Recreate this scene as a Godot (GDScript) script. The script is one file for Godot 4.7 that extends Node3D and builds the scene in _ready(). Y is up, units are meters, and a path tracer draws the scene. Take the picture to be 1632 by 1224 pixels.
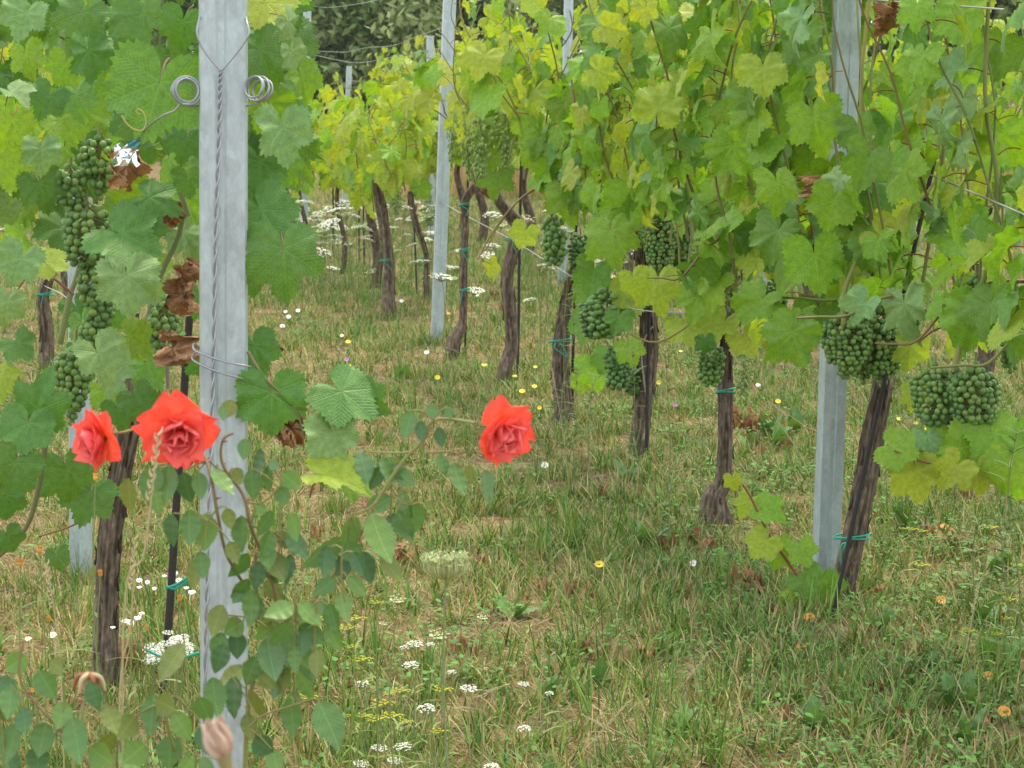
extends Node3D
# A vineyard in summer under a bright overcast sky: two rows of vines running away from the camera, roses at the end post.

const FOC := 3735.0          # focal length in photograph pixels (1632 x 1224)
const EYE := 1.17
const PITCH := 0.1218        # looking down, radians
var cam_basis := Basis(Vector3.RIGHT, -PITCH)
var rng := RandomNumberGenerator.new()
var noise := FastNoiseLite.new()
var fine_noise := FastNoiseLite.new()
var taken := {}
var M := {}                  # materials
var leaf_meshes: Array[ArrayMesh] = []
var curled_meshes: Array[ArrayMesh] = []
var leaf_mats: Array[StandardMaterial3D] = []
var leaf_alts: Array[StandardMaterial3D] = []
var leaflet_meshes: Array[ArrayMesh] = []
var leaflet_mats: Array[StandardMaterial3D] = []
var berry_mesh: ArrayMesh
var berry_mats: Array[StandardMaterial3D] = []
var bunch_meshes: Array[ArrayMesh] = []
var bunch_loose: Array[ArrayMesh] = []
var row_dir := Vector3(-0.192, 0, -0.981).normalized()
var row_out := Vector3(-0.981, 0, 0.192).normalized()

# ------------------------------------------------------------------ helpers
func ray(x: float, y: float) -> Vector3:
	return cam_basis * Vector3((x - 816.0) / FOC, -(y - 612.0) / FOC, -1.0)

func at(x: float, y: float, d: float) -> Vector3:
	var r := ray(x, y)
	return Vector3(0, EYE, 0) + r * (d / -r.z)

func ground_y(x: float, z: float) -> float:
	return 0.02 * noise.get_noise_2d(x * 14.0, z * 14.0)

func gp(x: float, y: float) -> Vector3:
	var r := ray(x, y)
	var p := Vector3(0, EYE, 0) + r * (EYE / -r.y)
	p.y = ground_y(p.x, p.z)
	return p

func on_ground(x: float, d: float) -> Vector3:      # pixel column x at distance d
	var r := ray(x, 600.0)
	var p := Vector3(0, EYE, 0) + r * (d / -r.z)
	p.y = ground_y(p.x, p.z)
	return p

func rr(a: float, b: float) -> float:
	return rng.randf_range(a, b)

func rv(s: float) -> Vector3:
	return Vector3(rr(-s, s), rr(-s, s), rr(-s, s))

func numbered(called: String) -> String:
	var n: int = taken.get(called, 0)
	taken[called] = n + 1
	return called if n == 0 else "%s_%03d" % [called, n]

func tag(o: Node, label: String, category: String, group := "", kind := "") -> void:
	if label: o.set_meta("label", label)
	if category: o.set_meta("category", category)
	if group: o.set_meta("group", group)
	if kind: o.set_meta("kind", kind)

func thing(called: String, where: Vector3, label: String, category: String, group := "") -> Node3D:
	var o := Node3D.new()
	o.name = numbered(called)
	o.position = where
	add_child(o)
	tag(o, label, category, group)
	return o

func part(parent: Node, called: String, mesh: Mesh, material: Material, xf := Transform3D()) -> MeshInstance3D:
	var o := MeshInstance3D.new()
	o.name = called if parent != self else numbered(called)
	o.mesh = mesh
	o.material_override = null
	for i in mesh.get_surface_count():
		o.set_surface_override_material(i, material)
	o.transform = xf
	parent.add_child(o, true)
	return o

func mat(r: float, g: float, b: float, rough := 0.8, extra := {}) -> StandardMaterial3D:
	var m := StandardMaterial3D.new()
	m.albedo_color = Color(r, g, b).linear_to_srgb()
	m.roughness = rough
	for k in extra: m.set(k, extra[k])
	return m

func tinted(rough := 0.8, extra := {}) -> StandardMaterial3D:
	return mat(1, 1, 1, rough, {"vertex_color_use_as_albedo": true}.merged(extra))

class Geo:
	var v := PackedVector3Array()
	var c := PackedColorArray()
	var u := PackedVector2Array()
	var i := PackedInt32Array()
	func add(p: Vector3, col := Color.WHITE, uv := Vector2.ZERO) -> int:
		v.append(p); c.append(col); u.append(uv)
		return v.size() - 1
	func tri(a: int, b: int, d: int) -> void:
		i.append(a); i.append(b); i.append(d)
	func quad(a: int, b: int, d: int, e: int) -> void:
		i.append(a); i.append(b); i.append(d); i.append(a); i.append(d); i.append(e)
	func mesh(smooth := true) -> ArrayMesh:
		var arr := []
		arr.resize(Mesh.ARRAY_MAX)
		arr[Mesh.ARRAY_VERTEX] = v
		arr[Mesh.ARRAY_COLOR] = c
		arr[Mesh.ARRAY_TEX_UV] = u
		arr[Mesh.ARRAY_INDEX] = i
		var nrm := PackedVector3Array()
		nrm.resize(v.size())
		for k in range(0, i.size(), 3):
			var n := (v[i[k + 2]] - v[i[k]]).cross(v[i[k + 1]] - v[i[k]])
			nrm[i[k]] += n; nrm[i[k + 1]] += n; nrm[i[k + 2]] += n
		for k in nrm.size():
			nrm[k] = nrm[k].normalized() if nrm[k].length_squared() > 1e-20 else Vector3.UP
		arr[Mesh.ARRAY_NORMAL] = nrm
		var m := ArrayMesh.new()
		m.add_surface_from_arrays(Mesh.PRIMITIVE_TRIANGLES, arr)
		return m

func smooth_path(pts: Array, steps: int) -> PackedVector3Array:
	var out := PackedVector3Array()
	for k in pts.size() - 1:
		var p0: Vector3 = pts[maxi(k - 1, 0)]
		var p1: Vector3 = pts[k]
		var p2: Vector3 = pts[k + 1]
		var p3: Vector3 = pts[mini(k + 2, pts.size() - 1)]
		for s in steps:
			var t := float(s) / steps
			out.append(0.5 * ((2.0 * p1) + (p2 - p0) * t + (2.0 * p0 - 5.0 * p1 + 4.0 * p2 - p3) * t * t + (3.0 * p1 - p0 - 3.0 * p2 + p3) * t * t * t))
	out.append(pts[pts.size() - 1])
	return out

# a tapered tube along a path; bark > 0 roughens it into ridges
func tube(g: Geo, path: PackedVector3Array, r0: float, r1: float, sides: int, col := Color.WHITE, bark := 0.0, cap := true, radii := PackedFloat32Array(), uv := Vector2.ZERO) -> void:
	var side := Vector3.ZERO
	var base := g.v.size()
	var run := 0.0
	var n := path.size()
	for k in n:
		var dir := (path[mini(k + 1, n - 1)] - path[maxi(k - 1, 0)]).normalized()
		if k == 0:
			side = dir.cross(Vector3(0.31, 0.2, 0.93)).normalized()
		else:
			side = (side - dir * side.dot(dir)).normalized()
			run += path[k].distance_to(path[k - 1])
		var up := dir.cross(side)
		var r := lerpf(r0, r1, float(k) / maxf(1.0, n - 1.0))
		if radii.size() == n: r = radii[k]
		for s in sides:
			var a := TAU * s / sides
			var w := side * cos(a) + up * sin(a)
			var rad := r
			var cc := col
			if bark > 0.0:
				var f := fine_noise.get_noise_3d(cos(a) * 110.0 + path[0].x * 40.0, sin(a) * 110.0, run * 120.0)
				var f2 := fine_noise.get_noise_3d(cos(a) * 420.0, sin(a) * 420.0 + path[0].z * 50.0, run * 260.0)
				rad = r * (1.0 + bark * (absf(f) * 1.7 - 0.35 + 1.0 * f2))
				var tone := 0.8 + 0.9 * fine_noise.get_noise_3d(cos(a) * 300.0 + 500.0, sin(a) * 300.0, run * 200.0)
				cc = Color(col.r * tone, col.g * tone, col.b * tone)
			g.add(path[k] + w * rad, cc, uv if uv != Vector2.ZERO else Vector2(float(s) / sides, run))
	for k in n - 1:
		for s in sides:
			var a0 := base + k * sides + s
			var a1 := base + k * sides + (s + 1) % sides
			g.quad(a0, a1, a1 + sides, a0 + sides)
	if cap:
		for e in [0, n - 1]:
			var mid := g.add(path[e], col, uv)
			for s in sides:
				var a0 := base + int(e) * sides + s
				var a1 := base + int(e) * sides + (s + 1) % sides
				if e == 0: g.tri(mid, a1, a0)
				else: g.tri(mid, a0, a1)

func line(a: Vector3, b: Vector3, n := 2) -> PackedVector3Array:
	var out := PackedVector3Array()
	for k in n: out.append(a.lerp(b, float(k) / (n - 1)))
	return out

# ------------------------------------------------------------------ materials
func speckle(size: int, freq: float, lo: Color, hi: Color, seed_: int, octaves := 4) -> NoiseTexture2D:
	var n := FastNoiseLite.new()
	n.seed = seed_
	n.frequency = freq
	n.fractal_octaves = octaves
	var t := NoiseTexture2D.new()
	t.width = size; t.height = size
	t.seamless = true
	t.noise = n
	var gr := Gradient.new()
	gr.set_color(0, lo); gr.set_color(1, hi)
	t.color_ramp = gr
	return t

# vine leaf colour and relief: branching veins over mottled green; one corner holds the colour of the leaf stalk
func leaf_pictures(green: Color, vein: Color, stalk: Color, seed_: int) -> Array:
	var S := 320
	var field := PackedFloat32Array()
	field.resize(S * S)
	var stamp := func(x: float, y: float, w: float) -> void:
		var px := (0.5 + x * 0.45) * S
		var py := (0.5 - y * 0.45) * S
		var rad := w * S
		for yy in range(int(py - rad), int(py + rad) + 2):
			for xx in range(int(px - rad), int(px + rad) + 2):
				if xx < 0 or yy < 0 or xx >= S or yy >= S: continue
				var q := 1.0 - Vector2(xx - px, yy - py).length() / rad
				if q > field[yy * S + xx]: field[yy * S + xx] = q
	for a in [0.0, 0.93, -0.93, 1.95, -1.95]:
		var dir := Vector2(sin(a), -cos(a))
		var length := 0.98 if a == 0.0 else 0.86 if absf(a) < 1.0 else 0.68
		for k in 150:
			var t := k / 150.0 * length
			stamp.call(dir.x * t, dir.y * t, lerpf(0.013, 0.005, t))
		for b in range(1, 8):
			for sgn in [-1.0, 1.0]:
				var from: Vector2 = dir * (length * (0.1 + b * 0.11 + 0.03 * sgn))
				var bd: Vector2 = dir.rotated(sgn * 0.75)
				for k in 60:
					var t := k / 60.0 * 0.42 * (1.1 - b * 0.1)
					stamp.call(from.x + bd.x * t, from.y + bd.y * t, 0.0055)
				for c in range(1, 3):
					var f2: Vector2 = from + bd * (c * 0.12)
					for s2 in [-1.0, 1.0]:
						var cd: Vector2 = bd.rotated(s2 * 0.9)
						for k in 20:
							stamp.call(f2.x + cd.x * k * 0.005, f2.y + cd.y * k * 0.005, 0.004)
	var n := FastNoiseLite.new()
	n.seed = seed_
	n.frequency = 0.03
	n.fractal_octaves = 5
	var im := Image.create(S, S, false, Image.FORMAT_RGB8)
	var hm := Image.create(S, S, false, Image.FORMAT_RGB8)
	for y in S:
		for x in S:
			var f := field[y * S + x]
			var q := n.get_noise_2d(x, y)
			var q2 := n.get_noise_2d(x * 4.0 + 900.0, y * 4.0)
			var c := green * (1.0 + 0.32 * q + 0.2 * q2)
			if n.get_noise_2d(x * 2.3 + 2000.0, y * 2.3) > 0.54: c = c.lerp(Color(0.2, 0.13, 0.05), 0.5)
			c = c.lerp(vein, clampf(f * 0.5, 0, 0.5))
			if x < 12 and y < 12: c = stalk
			im.set_pixel(x, y, Color(clampf(c.r, 0, 1), clampf(c.g, 0, 1), clampf(c.b, 0, 1)).linear_to_srgb())
			var h := 0.62 - 0.5 * f + 0.16 * q2 + 0.1 * q
			hm.set_pixel(x, y, Color(h, h, h))
	return [ImageTexture.create_from_image(im), ImageTexture.create_from_image(hm)]

func make_materials() -> void:
	var pics := leaf_pictures(Color(0.135, 0.275, 0.040), Color(0.23, 0.37, 0.10), Color(0.27, 0.11, 0.06), 5)
	var pale := leaf_pictures(Color(0.33, 0.42, 0.09), Color(0.39, 0.46, 0.16), Color(0.30, 0.15, 0.07), 6)
	# [picture, tint r, g, b, backlight]: 0 blue green, 1 mid, 2 fresh, 3 yellow green, 4 greyish underside, 5 cream yellow, 6 olive
	var kinds := [
		[pics, 0.60, 0.79, 0.84, 0.6], [pics, 0.90, 1.04, 0.90, 0.7], [pics, 1.5, 1.5, 0.88, 0.9], [pale, 1.02, 1.12, 0.55, 0.95],
		[pale, 0.52, 0.78, 1.1, 0.5], [pale, 1.45, 1.32, 1.5, 0.75], [pics, 1.25, 1.22, 0.55, 0.95]]
	for k in kinds:
		var m := mat(k[1], k[2], k[3], 0.46, {"albedo_texture": k[0][0], "heightmap_enabled": true, "heightmap_texture": k[0][1], "heightmap_scale": 0.11, "metallic_specular": 0.45, "backlight_enabled": true})
		m.backlight = Color(1.0 * k[4], 0.95 * k[4], 0.35 * k[4]).linear_to_srgb()
		leaf_mats.append(m)
		var alt: StandardMaterial3D = m.duplicate()
		alt.albedo_color = Color(k[1] * 1.07, k[2] * 0.96, k[3] * 0.92).linear_to_srgb()
		leaf_alts.append(alt)
	var dry := leaf_pictures(Color(0.37, 0.19, 0.095), Color(0.42, 0.26, 0.15), Color(0.24, 0.13, 0.07), 7)
	for t in [[1.0, 1.0, 1.0], [0.62, 0.48, 0.42], [1.3, 1.45, 1.5]]:
		leaf_alts.append(null)
		leaf_mats.append(mat(t[0], t[1], t[2], 0.85, {"albedo_texture": dry[0], "heightmap_enabled": true, "heightmap_texture": dry[1], "heightmap_scale": 0.3, "metallic_specular": 0.25, "backlight_enabled": true, "backlight": Color(0.3, 0.25, 0.2)}))
	M.leaflet_pic = leaflet_picture()
	# rose leaflets
	for t in [[0.14, 0.29, 0.08], [0.21, 0.38, 0.095], [0.085, 0.20, 0.07], [0.22, 0.28, 0.06], [0.18, 0.34, 0.155]]:
		leaflet_mats.append(mat(t[0], t[1], t[2], 0.4, {"albedo_texture": M.get("leaflet_pic"), "metallic_specular": 0.45, "vertex_color_use_as_albedo": true, "backlight_enabled": true, "backlight": Color(0.62, 0.66, 0.4)}))
	M.bark = tinted(0.95, {"metallic_specular": 0.2, "uv1_triplanar": true, "uv1_scale": Vector3(5, 1.4, 5), "albedo_texture": speckle(512, 0.03, Color(0.45, 0.43, 0.4), Color(1, 1, 1), 11, 5), "heightmap_enabled": true, "heightmap_texture": speckle(512, 0.04, Color.BLACK, Color.WHITE, 12, 5), "heightmap_scale": 0.8})
	M.cane = tinted(0.7)
	M.zinc = mat(0.53, 0.625, 0.645, 0.46, {"metallic": 0.25, "uv1_triplanar": true, "uv1_scale": Vector3(3.2, 1.6, 3.2), "albedo_texture": zinc_picture(), "roughness_texture": speckle(256, 0.05, Color(0.6, 0.6, 0.6), Color(1, 1, 1), 21), "metallic_specular": 0.5})
	M.wire = mat(0.30, 0.32, 0.34, 0.45, {"metallic": 0.6})
	M.old_wire = mat(0.34, 0.34, 0.33, 0.6, {"metallic": 0.3})
	M.rod = mat(0.035, 0.032, 0.032, 0.75, {"uv1_triplanar": true, "uv1_scale": Vector3(12, 4, 12), "albedo_texture": speckle(256, 0.05, Color(0.7, 0.6, 0.55), Color(1, 1, 1), 22)})
	M.tie = mat(0.015, 0.30, 0.21, 0.5)
	M.foil = mat(0.75, 0.8, 0.83, 0.15, {"metallic": 1.0})
	M.teal = mat(0.05, 0.22, 0.24, 0.4, {"metallic": 0.3})
	for t in [[0.15, 0.285, 0.06], [0.115, 0.235, 0.06], [0.20, 0.32, 0.075]]:
		berry_mats.append(mat(t[0], t[1], t[2], 0.42, {"metallic_specular": 0.45, "rim_enabled": true, "rim": 0.25, "uv1_triplanar": true, "uv1_scale": Vector3(40, 40, 40), "albedo_texture": speckle(128, 0.05, Color(0.8, 0.82, 0.8), Color(1, 1, 1), 31)}))
	M.young_berry = mat(0.22, 0.32, 0.09, 0.5, {"metallic_specular": 0.4, "vertex_color_use_as_albedo": true})
	M.petal = tinted(0.55, {"metallic_specular": 0.3, "backlight_enabled": true, "backlight": Color(0.75, 0.6, 0.55)})
	M.plant = tinted(0.65, {"backlight_enabled": true, "backlight": Color(0.6, 0.6, 0.4), "metallic_specular": 0.4})
	M.flower = tinted(0.7, {"metallic_specular": 0.3, "backlight_enabled": true, "backlight": Color(0.45, 0.45, 0.42)})
	M.grass = tinted(0.6, {"backlight_enabled": true, "backlight": Color(0.6, 0.62, 0.38), "metallic_specular": 0.35})
	M.crown = tinted(0.75, {"backlight_enabled": true, "backlight": Color(0.5, 0.52, 0.3), "metallic_specular": 0.25})
	M.soil = mat(1, 1, 1, 0.95, {"uv1_triplanar": true, "uv1_world_triplanar": true, "uv1_scale": Vector3(0.7, 0.7, 0.7), "albedo_texture": soil_picture(), "metallic_specular": 0.15, "heightmap_enabled": true, "heightmap_texture": speckle(512, 0.05, Color.BLACK, Color.WHITE, 15, 5), "heightmap_scale": 2.0})

func leaflet_picture() -> ImageTexture:
	var S := 128
	var im := Image.create(S, S, false, Image.FORMAT_RGB8)
	for y in S:
		for x in S:
			var u := absf(x / float(S) - 0.5) * 2.0
			var v := y / float(S)
			var lat := absf(fposmod((v - u * 0.5) * 9.0, 1.0) - 0.5) * 2.0
			var c := 0.84 + 0.10 * noise.get_noise_2d(x * 6.0, y * 6.0) + 0.08 * fine_noise.get_noise_2d(x * 30.0, y * 30.0)
			if lat > 0.86: c += 0.10
			if u < 0.025: c += 0.16
			im.set_pixel(x, y, Color(c, c, c * 0.97))
	return ImageTexture.create_from_image(im)

func zinc_picture() -> ImageTexture:
	var S := 256
	var im := Image.create(S, S, false, Image.FORMAT_RGB8)
	var cell := FastNoiseLite.new()
	cell.noise_type = FastNoiseLite.TYPE_CELLULAR
	cell.cellular_return_type = FastNoiseLite.RETURN_CELL_VALUE
	cell.frequency = 0.07
	var big := FastNoiseLite.new()
	big.frequency = 0.012
	for y in S:
		for x in S:
			var c := 0.86 + 0.07 * cell.get_noise_2d(x, y) + 0.055 * big.get_noise_2d(x * 2.5, y * 0.7) + 0.06 * cell.get_noise_2d(x * 3.0, y * 3.0)
			if cell.get_noise_2d(x * 1.7 + 70.0, y * 1.7) > 0.93: c += 0.08
			if cell.get_noise_2d(x * 2.6, y * 2.1 + 400.0) < -0.975: c -= 0.16
			im.set_pixel(x, y, Color(c * 0.99, c, c * 1.0))
	return ImageTexture.create_from_image(im)

func soil_picture() -> ImageTexture:
	var S := 512
	var im := Image.create(S, S, false, Image.FORMAT_RGB8)
	var a := FastNoiseLite.new()
	a.frequency = 0.012; a.fractal_octaves = 5
	var b := FastNoiseLite.new()
	b.frequency = 0.09; b.fractal_octaves = 3; b.seed = 8
	for y in S:
		for x in S:
			var f := clampf(0.5 + 0.9 * a.get_noise_2d(x, y), 0, 1)
			var q := 1.0 + 0.7 * b.get_noise_2d(x, y * 0.6)
			var c := Color(0.12, 0.088, 0.05).lerp(Color(0.24, 0.18, 0.095), f) * q
			im.set_pixel(x, y, Color(c.r, c.g, c.b).linear_to_srgb())
	return ImageTexture.create_from_image(im)

# ------------------------------------------------------------------ leaf shapes
const OUTLINE := [[0, 1.0], [14, 0.88], [26, 0.71], [33, 0.70], [44, 0.84], [54, 0.92], [70, 0.83], [82, 0.70], [90, 0.69], [104, 0.76], [120, 0.78], [140, 0.68], [156, 0.54], [167, 0.36], [174, 0.16]]

func outline(deg: float, deep: float) -> float:
	var a := absf(deg)
	for k in OUTLINE.size() - 1:
		if a <= OUTLINE[k + 1][0]:
			var t: float = (a - OUTLINE[k][0]) / (OUTLINE[k + 1][0] - OUTLINE[k][0])
			var r: float = lerpf(OUTLINE[k][1], OUTLINE[k + 1][1], t * t * (3.0 - 2.0 * t))
			return lerpf(r, 0.84 if a < 130 else r, 1.0 - deep)
	return 0.16

# blade hangs from the origin towards -Y, its face looks to +Z, the stalk runs up and back to STALK_END
const STALK_END := Vector3(0.0, 0.42, -0.72)
func leaf_mesh(fold: float, droop: float, wave: float, deep: float, roll: float, seed_: int, crumple := 0.0) -> ArrayMesh:
	var g := Geo.new()
	var r := RandomNumberGenerator.new()
	r.seed = seed_
	var N := 76
	var rings := [0.3, 0.56, 0.8, 1.0]
	var ph := r.randf() * TAU
	var ph2 := r.randf() * TAU
	var lop := r.randf_range(-0.12, 0.12)
	var shape := func(x: float, y: float) -> Vector3:
		var rad := sqrt(x * x + y * y)
		var a := atan2(x, -y)
		var z := fold * absf(x) * (1.0 - 0.3 * rad) - droop * rad * rad * 0.5
		var vein := 10.0
		for va in [0.0, 0.93, -0.93, 1.95, -1.95, 2.9, -2.9]: vein = minf(vein, absf(a - va))
		z += 0.16 * rad * minf(vein, 0.45) 
		z += wave * rad * rad * sin(a * 4.0 + ph) + wave * 0.6 * rad * rad * sin(a * 9.0 + ph2)
		z += -roll * maxf(0.0, -y) * maxf(0.0, -y)
		if crumple > 0.0:
			z += crumple * 0.55 * sin(x * 5.0 + ph) * cos(y * 4.0 + ph2) + crumple * 0.3 * sin(x * 11.0 + y * 9.0 + ph)
			x *= 1.0 - 0.45 * crumple * rad
			y *= 1.0 - 0.25 * crumple * rad
			z += crumple * 0.5 * x * x
		return Vector3(x, y, z)
	var centre := g.add(Vector3.ZERO, Color.WHITE, Vector2(0.5, 0.5))
	for k in N + 1:
		var deg := lerpf(-174.0, 174.0, float(k) / N)
		var rad := outline(deg, deep) * (1.0 + lop * signf(deg) * minf(1.0, absf(deg) / 40.0))
		for q in rings.size():
			var f: float = rings[q]
			var rr_ := rad * f
			if q == rings.size() - 1:
				rr_ *= 1.0 + (0.055 if k % 2 == 0 else -0.045) * r.randf_range(0.6, 1.4)
			var jit := deg + r.randf_range(-0.8, 0.8)
			var p2 := Vector2(sin(deg_to_rad(jit)), -cos(deg_to_rad(jit))) * rr_
			g.add(shape.call(p2.x, p2.y), Color.WHITE, Vector2(0.5 + p2.x * 0.45, 0.5 - p2.y * 0.45))
	var R := rings.size()
	for k in N:
		var a := 1 + k * R
		var b := 1 + (k + 1) * R
		g.tri(centre, b, a)
		for q in R - 1:
			g.quad(a + q, b + q, b + q + 1, a + q + 1)
	tube(g, smooth_path([Vector3(0, -0.02, -0.0025), Vector3(0, 0.12, -0.10), Vector3(r.randf_range(-0.05, 0.05), 0.32, -0.36), STALK_END], 3), 0.017, 0.024, 5, Color.WHITE, 0.0, false, PackedFloat32Array(), Vector2(0.012, 0.012))
	return g.mesh()

func leaflet_mesh(seed_: int) -> ArrayMesh:
	var g := Geo.new()
	var r := RandomNumberGenerator.new()
	r.seed = seed_
	var n := 22
	var fold := r.randf_range(0.1, 0.35)
	var bend := r.randf_range(-0.25, 0.3)
	var cols := [-1.0, -0.55, 0.0, 0.55, 1.0]
	for k in n + 1:
		var t := float(k) / n
		var w := 0.33 * pow(sin(PI * pow(t, 0.78)), 0.95) + 0.004
		for q in cols.size():
			var c: float = cols[q]
			var ww := w * c
			if absf(c) == 1.0: ww *= 1.0 + (0.09 if k % 2 == 0 else -0.06)
			var z := fold * absf(ww) - bend * t * t + 0.012 * sin(t * 26.0) * absf(c)
			var tone := 1.12 if c == 0.0 else 1.0 + r.randf_range(-0.06, 0.06)
			g.add(Vector3(ww, -t, z), Color(tone, tone, tone), Vector2(0.5 + ww, t))
	for k in n:
		for q in 4:
			var a := k * 5 + q
			g.quad(a, a + 1, a + 6, a + 5)
	return g.mesh()

func make_shapes() -> void:
	# 12 leaf forms, from flat to folded and drooping
	for k in 20:
		var q := k / 19.0
		leaf_meshes.append(leaf_mesh(lerpf(-0.1, 0.6, fposmod(k * 0.37, 1.0)), lerpf(0.05, 0.65, fposmod(k * 0.61, 1.0)), lerpf(0.04, 0.19, q), lerpf(0.72, 1.35, fposmod(k * 0.29, 1.0)), lerpf(0.0, 0.35, fposmod(k * 0.47, 1.0)), 100 + k))
	for k in 6:
		curled_meshes.append(leaf_mesh(0.3, 0.3, 0.2, 1.1, 0.5, 300 + k, lerpf(0.6, 1.0, k / 5.0)))
	for k in 6: leaflet_meshes.append(leaflet_mesh(500 + k))
	# berry
	var s := SphereMesh.new()
	s.radius = 1.0; s.height = 2.0; s.radial_segments = 12; s.rings = 7
	berry_mesh = ArrayMesh.new()
	berry_mesh.add_surface_from_arrays(Mesh.PRIMITIVE_TRIANGLES, s.get_mesh_arrays())
	for k in 3: bunch_loose.append(loose_bunch(760 + k))
	# bunches: unit height, hanging from the origin to y = -1; points settle against each other
	for k in 5:
		var r := RandomNumberGenerator.new()
		r.seed = 700 + k
		var pts: Array[Vector3] = []
		var n := 88
		var br := 0.066
		for q in n:
			var t := pow(r.randf(), 0.85)
			var w := 0.05 + 0.30 * pow(1.0 - t, 0.6) * smoothstep(-0.12, 0.24, t)
			var a := r.randf() * TAU
			pts.append(Vector3(cos(a) * w * r.randf_range(0.5, 1.0), -0.08 - t * 0.88, sin(a) * w * r.randf_range(0.5, 1.0)))
		for it in 14:
			for a in n:
				for b in range(a + 1, n):
					var d := pts[b] - pts[a]
					var l := d.length()
					if l < br * 1.9 and l > 1e-5:
						var push := d * ((br * 1.9 - l) / l * 0.45)
						pts[a] -= push; pts[b] += push
				pts[a].x *= 0.995; pts[a].z *= 0.995
		# the same bunch joined, for those seen small
		var g := Geo.new()
		for p in pts: ball(g, p, br * r.randf_range(0.85, 1.1), 6, 4)
		tube(g, line(Vector3(0, 0.12, 0), Vector3(0, -0.8, 0)), 0.02, 0.01, 4)
		bunch_meshes.append(g.mesh())

func loose_bunch(seed_: int) -> ArrayMesh:
	var r := RandomNumberGenerator.new()
	r.seed = seed_
	var g := Geo.new()
	for k in 120:
		var t := pow(r.randf(), 0.8)
		var a := r.randf() * TAU
		var w := lerpf(0.36, 0.08, t) * pow(r.randf(), 0.7)
		var p := Vector3(cos(a) * w, -0.04 - t * 0.92, sin(a) * w)
		tube(g, PackedVector3Array([Vector3(0, p.y + 0.1, 0), p]), 0.006, 0.005, 3, Color(1.3, 1.2, 0.9), 0.0, false)
		ball(g, p, r.randf_range(0.024, 0.036), 6, 4)
	tube(g, line(Vector3(0, 0.12, 0), Vector3(0, -0.9, 0)), 0.016, 0.008, 4, Color(1.4, 1.2, 0.9))
	return g.mesh()

func ball(g: Geo, p: Vector3, r: float, seg: int, rings: int, col := Color.WHITE, flat := 1.0) -> void:
	var base := g.v.size()
	for k in range(rings + 1):
		var a := PI * k / rings
		for s in seg:
			var b := TAU * s / seg
			g.add(p + Vector3(sin(a) * cos(b) * r, cos(a) * r * flat, sin(a) * sin(b) * r), col)
	for k in rings:
		for s in seg:
			var a0 := base + k * seg + s
			var a1 := base + k * seg + (s + 1) % seg
			g.quad(a0, a0 + seg, a1 + seg, a1)

# ------------------------------------------------------------------ vine pieces
func shade(tone: int) -> StandardMaterial3D:
	return leaf_alts[tone] if leaf_alts[tone] and rng.randf() < 0.45 else leaf_mats[tone]

func pick(tones: Array) -> int:
	return tones[rng.randi() % tones.size()]

# a leaf whose blade is centred on a pixel of the photograph, at distance d; width in pixels
func leaf_px(v: Node3D, x: float, y: float, d: float, wide: float, tip_deg: float, tone: int, form := -1, yaw := 0.0, tilt := 0.0, called := "leaf") -> MeshInstance3D:
	var s := wide * d / FOC / 1.62
	var b := Basis(Vector3(0, 0, 1), deg_to_rad(tip_deg))
	b = Basis(Vector3.UP, deg_to_rad(yaw)) * Basis(Vector3.RIGHT, deg_to_rad(tilt)) * b
	var p := at(x, y, d)
	var o := p - v.position - b * Vector3(0, -0.2, 0) * s
	var form_ := form if form >= 0 else rng.randi() % leaf_meshes.size()
	return part(v, called, leaf_meshes[form_], shade(tone), Transform3D(b.scaled(Vector3.ONE * s), o))

func dry_px(v: Node3D, x: float, y: float, d: float, wide: float, tip_deg: float, tone := 7, yaw := 0.0) -> void:
	var s := wide * d / FOC / 1.15
	var b := Basis(Vector3.UP, deg_to_rad(yaw)) * Basis(Vector3(0, 0, 1), deg_to_rad(tip_deg))
	var o := part(v, "dry_leaf", curled_meshes[rng.randi() % 6], leaf_mats[tone], Transform3D(b.scaled(Vector3.ONE * s), at(x, y, d) - v.position - b * Vector3(0, -0.2, 0) * s))
	o.set_meta("label", "withered brown curled leaf")

# stretches of trellis kept free of leaves, where posts, forks and bunches show: [x0, y0, x1, y1, beyond this distance leaves stay]
const GAPS := [[1322, -60, 1388, 250, 5.56], [692, -60, 728, 560, 11.3], [762, 296, 872, 420, 9.7], [724, 300, 760, 520, 10.6], [722, 215, 832, 285, 9.15], [1035, 342, 1108, 424, 7.2], [1312, 508, 1440, 612, 5.3], [1458, 578, 1600, 682, 4.76], [478, -60, 496, 65, 19.0], [550, 100, 562, 150, 24.2], [682, 50, 694, 90, 19.5], [902, -60, 916, 110, 15.2], [430, -60, 720, 55, 40.0]]
func in_gap(p: Vector3) -> bool:
	var q := cam_basis.inverse() * (p - Vector3(0, EYE, 0))
	var x := 816.0 + FOC * q.x / -q.z
	var y := 612.0 - FOC * q.y / -q.z
	for g in GAPS:
		if x > g[0] and x < g[2] and y > g[1] and y < g[3] and -p.z < g[4]: return true
	return false

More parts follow.
